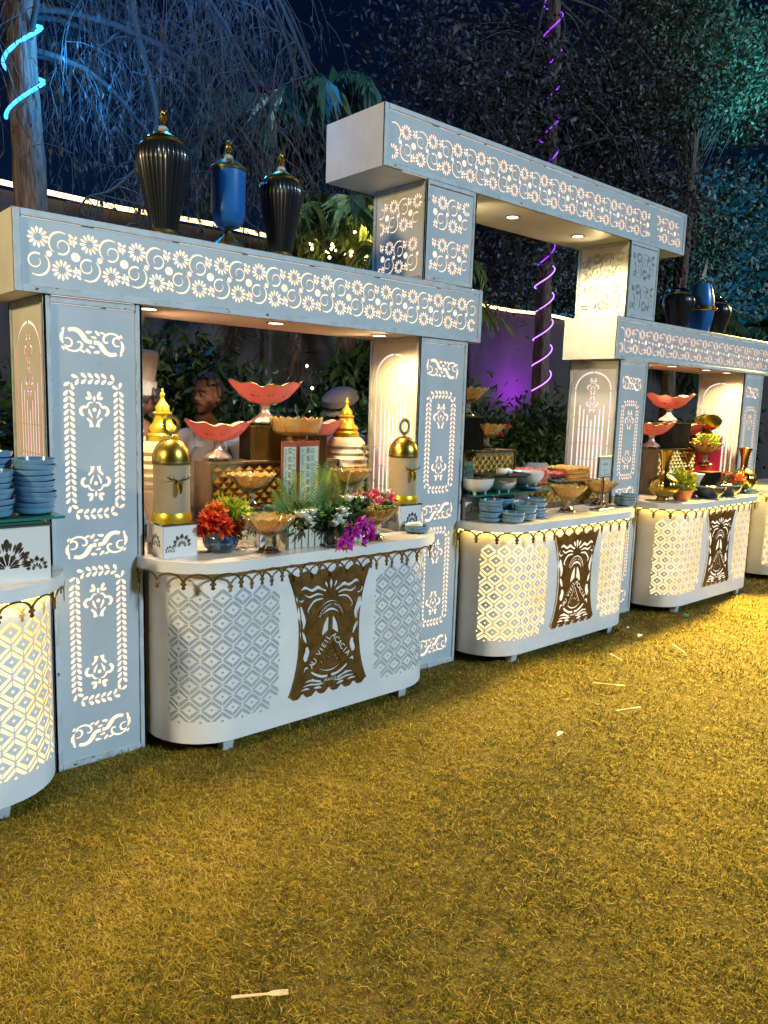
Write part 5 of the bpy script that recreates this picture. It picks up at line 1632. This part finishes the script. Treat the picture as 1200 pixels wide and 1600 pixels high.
def lawn():
    """blades near the camera, thinning and widening with distance"""
    cxy = np.array([-1.0786, -3.3931]); fwd = np.array([sin(.7239), cos(.7239)])
    P = []; S = []
    for d0, d1, dens, sz in ((1.5, 2.6, 64000, 1.), (2.6, 3.8, 42000, 1.1), (3.8, 5.4, 19000, 1.4), (5.4, 7.6, 9000, 1.85), (7.6, 11, 2400, 2.5), (11, 16, 500, 3.6)):
        A = (d1**2-d0**2)*R(60)
        n = int(A*dens)
        rr = np.sqrt(rng.uniform(d0**2, d1**2, n)); off = rng.uniform(-R(60), R(60), n); th = .7239+off
        in_ = (np.abs(off) < R(33)) | (rng.uniform(0, 1, n) < .5)
        rr = rr[in_]; th = th[in_]
        x = cxy[0]+rr*np.sin(th); y = cxy[1]+rr*np.cos(th)
        k = (y < .65)
        P.append(np.c_[x, y][k]); S.append(np.full(k.sum(), sz))
    P = np.concatenate(P); S = np.concatenate(S); n = len(P)
    # patchiness: low-frequency sums of sines give drier, greener and trampled patches
    def fld(f, s):
        r2 = np.random.default_rng(s); o = np.zeros(n)
        for _ in range(7):
            k = r2.normal(0, f, 2); o += np.sin(P@k+r2.uniform(0, 6.28))
        return o/7**.5
    dry = fld(1.6, 1)*.7+fld(6, 2)*.5+fld(80, 8)*.45; thin = fld(5, 3)*.5+fld(16, 4)*.4+fld(85, 9)*.9
    keep = rng.uniform(0, 1, n) < np.clip(.82+.26*thin, .30, 1)
    P = P[keep]; S = S[keep]; dry = dry[keep]; thin = thin[keep]; n = len(P)
    L = rng.gamma(4, .0036, n)*np.sqrt(S)*(1+.42*np.clip(thin, -1.5, 1.3))
    az = rng.uniform(0, 2*pi, n); tilt = rng.beta(2.8, 1.0, n)*1.48
    d = np.c_[np.sin(tilt)*np.cos(az), np.sin(tilt)*np.sin(az), np.cos(tilt)]
    s = np.c_[-np.sin(az), np.cos(az), np.zeros(n)]
    w = (.0008+rng.uniform(0, .0005, n))*S**1.15
    base = np.c_[P, np.zeros(n)]
    bend = rng.normal(0, .28, n)
    straw = rng.uniform(0, 1, n) < .035          # dry thatch lying flat on top
    flat = np.where(straw, rng.uniform(1.30, 1.52, n), tilt)
    d = np.c_[np.sin(flat)*np.cos(az), np.sin(flat)*np.sin(az), np.cos(flat)]
    L = np.where(straw, L*1.3+.006, L)
    base[:, 2] += np.where(straw, rng.uniform(.004, .016, n), 0)
    mid = base+d*(L*.5)[:, None]+np.c_[np.zeros(n), np.zeros(n), L*.12]
    tip = base+d*L[:, None]+s*(bend*L)[:, None]*.6
    tip[:, 2] = np.maximum(tip[:, 2]-L*.12, .002)
    V = np.stack([base-s*w[:, None], base+s*w[:, None], mid+s*(w*.85)[:, None], mid-s*(w*.85)[:, None], tip], 1).reshape(-1, 3)
    i = np.arange(n)*5
    F = np.concatenate([np.c_[i, i+1, i+2], np.c_[i, i+2, i+3], np.c_[i+3, i+2, i+4]])
    tone = np.clip(.50+.20*dry+rng.normal(0, .17, n), 0, .93)
    tone[straw] = rng.uniform(.60, .95, straw.sum())
    o = npmesh('grass', V, F, nodes_grass(), attr=np.repeat(tone, 5))
    props(o, 'short dry yellow-green lawn grass in front of the stalls', 'grass', kind='stuff')
lawn()
WALLM = M('dark_plaster_wall', (.055, .040, .036), (.036, .026, .026), scale=2.2, rough=.9, bump=.1)
wt = thing('boundary_wall', 'dark plaster boundary wall behind the stalls with a lit top edge', 'wall', (0, 0, 0))
MB().box(-14, 5.7, 3.5, 3.72, 0, 3.30).build('wall_run', WALLM, wt, smooth=0)
MB().box(5.7, 24, 3.5, 3.72, 0, 2.97).build('wall_run', WALLM, wt, smooth=0)
MB().box(3.29, 3.52, 3.40, 3.498, 0, 3.2).build('pilaster', M('grey_plaster_pilaster', (.13, .13, .12), (.10, .10, .09), scale=4, rough=.85), wt, smooth=0)
LEDW = M('warm_led_tube', (.9, .8, .6), emit=(1, .70, .27), est=4)
for x0, x1, z in ((-12, 4.55, 3.335), (5.72, 20, 3.0)):
    lt = thing('led_tube', 'warm LED tube along the wall top, '+('left stretch behind the urns' if x0 < 0 else 'right stretch through the high arch'), 'light tube', (0, 0, 0), group='LED tubes along the wall top')
    mb = MB(); mb.tube([(x0+(x1-x0)*i/30, 3.46, z+.012*sin(i*1.7)) for i in range(31)], .021, 6)
    mb.build('tube', LEDW, lt)
# ------------------------------------------------------------------ trees
BARK = M('fissured_bark', (.16, .10, .07), (.06, .042, .032), scale=14, rough=.9, bump=1., stretch=(3, 3, .5), detail=8)
TWIG = M('pale_grey_twigs', (.050, .050, .053), (.030, .029, .032), scale=6, rough=.8)
DEADLF = M('dry_hanging_leaves', (.055, .050, .052), (.034, .03, .034), scale=9, rough=.8)
NEONB = M('blue_neon', (.1, .5, .9), emit=(.05, .40, 1), est=2.6)
NEONP = M('violet_neon', (.5, .2, .9), emit=(.50, .22, 1), est=2.6)
def trunk_mesh(p0, p1, r0, r1, seed, nz=46, n=26):
    rr = np.random.default_rng(seed)
    ph = rr.uniform(0, 6, 8)
    mb = MB(); pr = []
    p0 = Vector(p0); p1 = Vector(p1)
    vs = []; fs = []
    for i in range(nz):
        t = i/(nz-1); c = p0.lerp(p1, t)+Vector((.03*sin(t*5+ph[0]), .03*sin(t*4+ph[1]), 0))
        r = r0+(r1-r0)*t
        for j in range(n):
            a = 2*pi*j/n
            q = r*(1+.055*sin(5*a+ph[2]+t*9)+.045*sin(9*a+ph[3]-t*14)+.05*rr.normal())
            vs.append((c.x+q*cos(a), c.y+q*sin(a), c.z))
    for i in range(nz-1):
        for j in range(n): fs.append((i*n+j, i*n+(j+1) % n, (i+1)*n+(j+1) % n, (i+1)*n+j))
    return mb.add(vs, fs)
def helix(axis0, axis1, r, z0, z1, pitch, ph, rad, n=24, sag=.0):
    a0 = Vector(axis0); a1 = Vector(axis1); pts = []
    k = int((z1-z0)/pitch*n)
    for i in range(k+1):
        z = z0+(z1-z0)*i/k
        t = (z-a0.z)/(a1.z-a0.z)
        c = a0.lerp(a1, t); a = ph+2*pi*i/n
        z += pitch*.15*cos(a)
        pts.append((c.x+r*cos(a), c.y+r*sin(a), z))
    return MB().tube(pts, rad, 6)
def tubes_np(lines, rads, name, mat, parent, n=3):
    """many thin three-sided tubes joined into one numpy mesh"""
    V = []; F = []; o = 0
    for pts, r in zip(lines, rads):
        p = np.asarray(pts, float); k = len(p)
        t = np.gradient(p, axis=0); t /= np.linalg.norm(t, axis=1)[:, None]+1e-9
        up = np.array([.31, .77, .55]); a = np.cross(t, up); a /= np.linalg.norm(a, axis=1)[:, None]+1e-9
        b = np.cross(a, t)
        rr = np.asarray(r)[:, None] if hasattr(r, '__len__') else np.full((k, 1), r)
        for j in range(n):
            q = 2*pi*j/n; V.append(p+(a*cos(q)+b*sin(q))*rr)
        for j in range(n):
            j2 = (j+1) % n; i = np.arange(k-1)
            F.append(np.c_[o+j*k+i, o+j2*k+i, o+j2*k+i+1, o+j*k+i+1])
        o += n*k
    return npmesh(name, np.concatenate(V), np.concatenate(F), mat, parent, smooth=True)
def twig(start, d, L, rg, n=9, droop=.5, wob=.12):
    p = np.array(start, float); d = np.array(d, float); d /= np.linalg.norm(d)
    out = [p.copy()]; st = L/(n-1)
    for i in range(n-1):
        d = d+rg.normal(0, wob, 3)+np.array([0, 0, -droop*st*1.6]); d /= np.linalg.norm(d)
        p = p+d*st; out.append(p.copy())
    return np.array(out)
def leaf_np(P, D, size, asp, rg, fold=.2):
    n = len(P)
    D = D/(np.linalg.norm(D, axis=1)[:, None]+1e-9)
    q = rg.normal(0, 1, (n, 3)); s = np.cross(D, q); s /= np.linalg.norm(s, axis=1)[:, None]+1e-9
    nn = np.cross(D, s); L = (size*rg.uniform(.6, 1.35, n))[:, None]; w = L*asp*.5
    a = P+D*L*.45+s*w+nn*w*fold; b = P+D*L*.45-s*w+nn*w*fold; c = P+D*L
    V = np.stack([P, a, c, b], 1).reshape(-1, 3); i = np.arange(n)*4
    return V, np.concatenate([np.c_[i, i+1, i+2], np.c_[i, i+2, i+3]])
def weeping():
    rg = np.random.default_rng(21)
    t = thing('weeping_tree', 'bark trunk at the left wrapped in blue neon under a tangle of bare hanging twigs', 'tree', (.72, 2.5, 0))
    A0, A1 = (0.06, 0, 0), (-.04, 0, 6.2)
    trunk_mesh(A0, A1, .118, .085, 3).build('trunk', BARK, t, smooth=60)
    limbs = []; lr = []; tw = []; tr = []
    # the big limbs seen in the photograph, then a fan of others
    seen = [[(.1, -.1, 4.9), (.55, -.2, 4.75), (.75, -.2, 4.2), (.85, -.25, 3.75), (.72, -.3, 3.3), (.66, -.3, 2.9)],
            [(.1, .1, 5.1), (1.0, .0, 4.9), (1.5, -.1, 4.55), (1.85, -.15, 4.2), (2.3, -.2, 3.95), (2.75, -.2, 3.5)],
            [(1.3, .0, 4.62), (1.5, .0, 4.9), (1.9, .0, 4.85), (2.25, 0, 4.72), (2.7, 0, 4.35), (3.0, .0, 3.9)],
            [(.8, -.2, 4.1), (1.1, -.2, 3.95), (1.3, -.2, 3.5), (1.42, -.2, 3.0), (1.45, -.2, 2.6)],
            [(1.55, -.1, 4.5), (1.6, 0, 4.0), (1.55, 0, 3.7), (1.35, .0, 3.5)],
            [(-.1, -.1, 4.6), (-.5, -.3, 4.4), (-.75, -.4, 3.9), (-.8, -.4, 3.4), (-.9, -.4, 3.0)],
            [(.75, -.25, 3.4), (.5, -.25, 3.15), (.3, -.3, 3.05), (.22, -.3, 2.9)]]
    for k, pts in enumerate(seen):
        q = np.array([tuple(v) for v in smoothpts([Vector(p) for p in pts], 6)])
        limbs.append(q); r0 = (.034, .036, .022, .02, .016, .02, .015)[k]
        lr.append(np.linspace(r0, r0*.35, len(q)))
    for k in range(40):
        a = rg.uniform(-1.2, 1.4) if k % 3 else rg.uniform(-pi, pi)
        st = (.0, 0, rg.uniform(3.9, 6.1))
        q = twig(st, (cos(a), sin(a)*.55+.1, rg.uniform(.1, .8)), rg.uniform(2., 4.6), rg, 16, .55, .10)
        limbs.append(q); lr.append(np.linspace(.022, .006, len(q)))
    for q in list(limbs):
        m = 19
        for _ in range(m):
            i = rg.integers(3, len(q)); d = rg.normal(0, 1, 3)*np.array([1, .7, .5])+np.array([0, 0, -.6])
            w = twig(q[i-1], d, rg.uniform(.5, 1.7), rg, 11, 1.3, .16)
            tw.append(w); tr.append(np.linspace(.0052, .0018, len(w)))
            for _ in range(3):
                j = rg.integers(2, len(w)); w2 = twig(w[j-1], rg.normal(0, 1, 3)+np.array([0, 0, -.8]), rg.uniform(.2, .8), rg, 7, 1.6, .2)
                tw.append(w2); tr.append(np.linspace(.0028, .0012, len(w2)))
    def clear(q, r):
        k = len(q)
        for i in range(len(q)):
            if q[i][1] < -1.25 or q[i][1] > .75 or q[i][2] < 3.0+.5*rg.random() and i > 2:
                k = i; break
        return (q[:k], np.asarray(r)[:k]) if k >= 3 else None
    both = [clear(q, r) for q, r in zip(tw, tr)]; both = [b for b in both if b]
    tw = [b[0] for b in both]; tr = [b[1] for b in both]
    both = [clear(q, r) if i > 6 else (q, r) for i, (q, r) in enumerate(zip(limbs, lr))]; both = [b for b in both if b]
    limbs = [b[0] for b in both]; lr = [b[1] for b in both]
    tubes_np(limbs, lr, 'limb', M('dark_limb_bark', (.030, .028, .028), (.018, .017, .018), scale=9, rough=.85), t, 6)
    o = tubes_np(tw, tr, 'hanging_twigs', TWIG, t); o['kind'] = 'stuff'
    P = []; D = []
    for w in tw:
        if rg.random() < .6:
            for _ in range(5):
                P.append(w[rg.integers(len(w)//2, len(w))]); D.append(np.array([rg.normal(0, .3), rg.normal(0, .3), -1]))
    V, F = leaf_np(np.array(P), np.array(D), .055, .24, rg)
    l = npmesh('dry_leaves', V, F, DEADLF, t); l['kind'] = 'stuff'
    n = thing('neon_spiral', 'blue neon tube wound round the left trunk', 'light tube', (0, 0, 0))
    helix((.78, 2.5, 0), (.68, 2.5, 6.2), .124, 3.60, 4.16, .34, 2.75, .013).build('tube', NEONB, n)
    n = thing('neon_spiral', 'blue neon tube added unseen high on the bark trunk to light the limbs', 'light tube', (0, 0, 0))
    helix((.78, 2.5, 0), (.68, 2.5, 6.2), .112, 4.6, 6.0, .34, 2.6, .0105).build('tube', NEONB, n)  # added above the view for blue light on the twigs
weeping()
lamp('blue_neon_spill', 'POINT', (1.0, 2.1, 3.9), 70, (.03, .36, 1), None, .15)
lamp('blue_neon_spill', 'POINT', (1.7, 1.7, 5.2), 190, (.02, .30, 1), None, .3)
lamp('blue_neon_spill', 'POINT', (3.4, 2.0, 5.4), 16, (.03, .40, .9), None, .3)
def crown(P0, n, size, asp, mat, parent, rg, name='crown', clumps=60, rad=(2, 1.5, 1.6), cs=.34, droop=-.3):
    c = np.array(P0); C = rg.normal(0, 1, (clumps, 3)); C /= np.linalg.norm(C, axis=1)[:, None]
    C = c+C*np.array(rad)*(rg.uniform(0, 1, (clumps, 1))**.5)
    k = rg.integers(0, clumps, n)
    s = cs*rg.uniform(.5, 1.4, clumps)
    P = C[k]+rg.normal(0, 1, (n, 3))*s[k][:, None]*np.array([1, 1, .7])
    D = rg.normal(0, 1, (n, 3))+np.array([0, 0, droop])
    V, F = leaf_np(P, D, size, asp, rg)
    npmesh(name, V, F, mat, parent)
    return C
PURLF = M('dusky_leaves', (.016, .018, .021), (.036, .030, .037), scale=3, rough=.6)
TEALLF = M('blue_green_leaves', (.06, .11, .07), (.12, .19, .11), scale=2.5, rough=.55)
def leafy(label, loc, p1, r, crowns, mat, seed, n, size, neon=None):
    rg = np.random.default_rng(seed)
    t = thing('leafy_tree', label, 'tree', loc)
    trunk_mesh((0, 0, 0), p1, r, r*.6, seed, nz=60).build('trunk', BARK, t, smooth=60)
    lines = []; rads = []
    for i, (c, rad, share) in enumerate(crowns):
        C = crown(c, int(n*share), size, .42, mat, t, rg, rad=rad, clumps=int(90*share)+20)
        for q in C[:40]:
            s = np.array(p1)*rg.uniform(.55, 1.); m = (s+q)/2+rg.normal(0, .15, 3)+np.array([0, 0, .25])
            lines.append(np.array([tuple(v) for v in smoothpts([Vector(s), Vector(m), Vector(q)], 5)])); rads.append(np.linspace(.022, .005, len(lines[-1])))
            for _ in range(5):
                w = twig(q, rg.normal(0, 1, 3), rg.uniform(.4, .9), rg, 7, .9, .2); lines.append(w); rads.append(np.linspace(.005, .002, len(w)))
    o = tubes_np(lines, rads, 'branches', TWIG, t); o['kind'] = 'stuff'
    return t
leafy('dark leafy tree wrapped in violet neon behind the high arch', (6.78, 2.55, 0), (-.28, 0, 6.6), .11,
      [((-1.0, .2, 5.0), (1.5, .9, 1.1), .28), ((.8, .3, 5.6), (1.9, 1.0, 1.2), .34), ((1.5, .1, 4.6), (1.2, .8, .8), .20), ((-.4, .3, 3.75), (1.5, .5, .5), .18)], PURLF, 31, 34000, .075)
nv = thing('neon_spiral', 'violet neon tube wound round the trunk seen through the high arch', 'light tube', (0, 0, 0))
helix((6.78, 2.55, 0), (6.50, 2.55, 6.6), .116, 1.95, 3.4, .31, 2.5, .007).build('tube', NEONP, nv)
helix((6.78, 2.55, 0), (6.50, 2.55, 6.6), .108, 3.45, 6.4, .36, 2.9, .007).build('upper_tube', M('deep_violet_neon', (.3, .1, .9), emit=(.30, .035, 1), est=2.2), nv)
leafy('tall blue-green tree lit teal in the top right corner', (16.4, 6.2, 0), (.3, 0, 10.), .2,
      [((-.9, 0, 9.9), (2.1, 1.2, 1.4), .40), ((1.9, .3, 9.9), (2.2, 1.2, 1.5), .42), ((-2.2, -.2, 8.4), (1.0, .8, .8), .18)], TEALLF, 41, 36000, .13)
leafy('slim dark tree at the far right behind the egg jar', (19.5, 8.5, 0), (.2, 0, 7.), .15,
      [((0, 0, 6.4), (3.2, 1.4, 1.2), .6), ((-3.0, 0, 5.0), (2.4, 1.2, 1.1), .4)], TEALLF, 43, 16000, .14)
# palms
PALML = M('palm_leaflets', (.010, .055, .038), (.026, .085, .042), scale=4, rough=.45)
PALMY = M('yellowed_palm_leaflets', (.20, .24, .06), (.09, .18, .06), scale=4, rough=.5)
def palm(label, loc, h, nf, L, seed, mat, dirs=None, leaf=.42, trunk=True, hang=1., tr=.12):
    rg = random.Random(seed)
    t = thing('palm_tree', label, 'palm', loc)
    if trunk:
        trunk_mesh((0, 0, 0), (0, 0, h), tr*1.1, tr*.8, seed).build('trunk', BARK, t, smooth=60)
    for k in range(nf):
        a = 2*pi*k/nf+rg.uniform(-.25, .25); el = rg.uniform(.1, 1.15)
        d = Vector((cos(a)*cos(el), sin(a)*cos(el), sin(el)))
        l = L*rg.uniform(.75, 1.1); n = 34
        pts = [Vector((0, 0, h))+d*l*(i/n)+Vector((0, 0, -.62*l*(i/n)**2)) for i in range(n+1)]
        mb = MB()
        mb.tube(pts, [.016*(1-.85*i/n) for i in range(n+1)], 5)
        side = d.cross(Vector((0, 0, 1))).normalized()
        for i in range(5, n+1):
            jj = Vector((rg.gauss(0, .28), rg.gauss(0, .28), rg.gauss(0, .22)))
            tg = (pts[i]-pts[i-1]).normalized(); q = i/n
            ll = leaf*(1-.6*abs(q-.4))*rg.uniform(.8, 1.15)
            for s in (-1, 1):
                dd = (tg*.55+side*s*.8+jj+Vector((0, 0, -.45*hang))).normalized()
                wd = dd.cross(Vector((rg.uniform(-.3, .3), rg.uniform(-.3, .3), 1))).normalized()*.0042
                p = pts[i]; m1 = p+dd*ll*.45; e = m1+(dd*.5+jj+Vector((0, 0, -.9*hang))).normalized()*ll*rg.uniform(.4, .8)
                mb.add([p, m1+wd, e, m1-wd], [(0, 1, 2), (0, 2, 3)])
        mb.build('frond', mat, t, smooth=0)
    return t
palm('palm with long drooping fronds behind the near beam, left of the high beam', (3.15, 2.75, 0), 4.25, 13, 1.15, 5, PALML, leaf=.60, hang=1.9, tr=.06)
palm('low palm with yellowed fronds and fairy lights behind the right urn', (3.75, 2.65, 0), 3.2, 17, 1.45, 8, PALMY, leaf=.42)
lamp('fairy_light_spill', 'POINT', (3.62, 2.3, 3.3), 9, (1, .78, .25), None, .1)
palm('young palm behind the opening over the near counter', (2.95, 2.4, 0), 1.0, 11, 1.35, 12, PALML, leaf=.40, hang=.5)
palm('dark palm behind the egg jar on the far beam', (10.6, 3.0, 0), 2.9, 15, 1.6, 15, PALML, leaf=.5)
palm('dark palm at the right edge behind the far beam', (13.2, 3.1, 0), 2.9, 15, 2.0, 17, PALML, leaf=.55)
palm('small palm seen through the far serving opening', (7.6, 2.3, 0), 1.3, 12, 1.1, 19, PALML, leaf=.35)
# fairy lights
FAIRY = M('fairy_bulb', (1, .9, .5), emit=(1, .86, .30), est=16)
rg = random.Random(6)
fa = thing('fairy_lights', 'string of warm fairy lights draped over the low palm and wall', 'fairy lights', (0, 0, 0))
wire = MB(); pts = []
for i in range(30):
    pts.append((3.2+i*.03, 2.55+.1*sin(i*.9), 3.08+.035*sin(i*1.3)+.02*(i % 3)))
wire.tube(pts, .003, 4); wire.build('wire', BLACKISH, fa)
for p in pts: MB().ball(p, .010+.006*rg.random(), 6, 4).build('bulb', FAIRY, fa)
fb = thing('fairy_lights', 'second string of fairy lights hanging down the young palm in the near opening', 'fairy lights', (0, 0, 0))
pts = [(2.87+.03*sin(i*2.1), 2.1+.04*cos(i*1.7), 2.0-.19*i) for i in range(7)]+[(3.6+.14*sin(i*2.7), 2.3, 3.42-.09*i) for i in range(6)]
wire = MB(); wire.tube(pts[:7], .003, 4); wire.tube(pts[7:], .003, 4); wire.build('wire', BLACKISH, fb)
for p in pts: MB().ball(p, .013, 6, 4).build('bulb', FAIRY, fb)
# shrubs along the wall
SHRUB = M('glossy_shrub_leaves', (.012, .038, .013), (.032, .075, .020), scale=3, rough=.4)
def shrub(label, x, y, h, w, seed, n=5200, size=.10, mat=SHRUB, flowers=None):
    rg = np.random.default_rng(seed)
    t = thing('garden_shrub', label, 'shrub', (x, y, 0), group='dark shrubs along the boundary wall')
    crown((0, 0, h*.55), n, size, .36, mat, t, rg, name='foliage', clumps=46, rad=(w*.5, .42, h*.45), cs=.17, droop=.25)
    L = []; Rr = []
    for k in range(9):
        q = twig((rg.normal(0, .1), rg.normal(0, .06), 0), (rg.normal(0, .35), rg.normal(0, .2), 1), h*rg.uniform(.6, .95), rg, 9, .05, .12); L.append(q); Rr.append(np.linspace(.014, .004, 9))
    tubes_np(L, Rr, 'stems', TWIG, t, 5)
    if flowers:
        rr = random.Random(seed)
        for k in range(flowers):
            b = MB(); mum(b, (rr.uniform(-.45, .45)*w, -.35, h*rr.uniform(.35, .85)), .05, rr, 24); b.build('blossom', PINKP, t, smooth=0)
    return t
shrub('tall dark shrub behind the chef, left part of the near opening', 1.15, 2.35, 2.45, 1.3, 1, 8500)
shrub('dark shrub behind the moustached man', 1.95, 2.2, 2.1, 1.1, 2, 7500)
shrub('dark broad-leaved shrub behind the man in the cap', 3.75, 2.3, 2.35, 1.3, 3, 8000, size=.13)
shrub('dark shrub against the cream side panel in the near opening', 4.3, 2.2, 2.1, 1.0, 4, flowers=2)
shrub('dark flowering shrub behind the marble bowls', 5.0, 2.2, 1.95, 1.2, 5, flowers=2)
shrub('dark flowering shrub below the violet lit wall', 5.9, 2.05, 1.85, 1.3, 6, 6500, flowers=3)
shrub('dark shrub left of the far lit pillar', 6.9, 2.0, 1.75, 1.2, 7, flowers=2)
shrub('dark shrub behind the far coral bowls', 8.2, 2.0, 1.7, 1.4, 8)
shrub('dark shrub behind the last pillar', 10.0, 1.9, 1.8, 1.6, 9)
shrub('dark shrub behind the left pillar', .0, 2.3, 2.0, 1.3, 10)
shrub('dark shrub at the left edge behind the blue bowls', -1.2, 2.2, 1.9, 1.4, 11)
# backdrop thicket far beyond the wall, lit blue
rgn = np.random.default_rng(77)
bk = None
P = np.c_[rgn.uniform(14, 56, 60000), rgn.uniform(16, 19, 60000), rgn.uniform(0, 1, 60000)]
P[:, 2] *= np.interp(P[:, 0], [14, 24, 30, 40, 56], [5, 8, 11, 14, 18])+.8*np.sin(P[:, 0]*1.7)+.6*np.sin(P[:, 0]*4.1)
V, F = leaf_np(P, rgn.normal(0, 1, (60000, 3)), .42, .5, rgn)
props(npmesh('far_thicket', V, F, TEALLF), 'far dark thicket beyond the wall glowing dim blue', 'thicket', kind='stuff')
# white plastic chair behind the trays
ch = thing('plastic_chair', 'white plastic chair back showing above the snack trays', 'chair', (4.92, 1.02, -.09), -.5)
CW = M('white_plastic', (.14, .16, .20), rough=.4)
bk = MB(); vs = []
for i in range(9):
    z = .44+.82*i/8; w = .22*(1 if i < 6 else sqrt(max(0, 1-((i-5.5)/2.8)**2)))
    for j in range(9):
        u = -1+j/4; vs.append((u*w, .22+.10*(i/8)-.05*(1-u*u), z))
bk.add(vs, [(i*9+j, i*9+j+1, (i+1)*9+j+1, (i+1)*9+j) for i in range(8) for j in range(8)])
o = bk.build('backrest', CW, ch); sd = o.modifiers.new('thick', 'SOLIDIFY'); sd.thickness = .006
MB().box(-.22, .22, -.22, .24, .43, .445).build('seat', CW, ch, smooth=0, bevel=.01)
for sx in (-1, 1):
    for sy in (-1, 1): MB().tube([(sx*.18, sy*.18, .43), (sx*.22, sy*.22, 0)], [.022, .016], 8).build('leg', CW, ch)
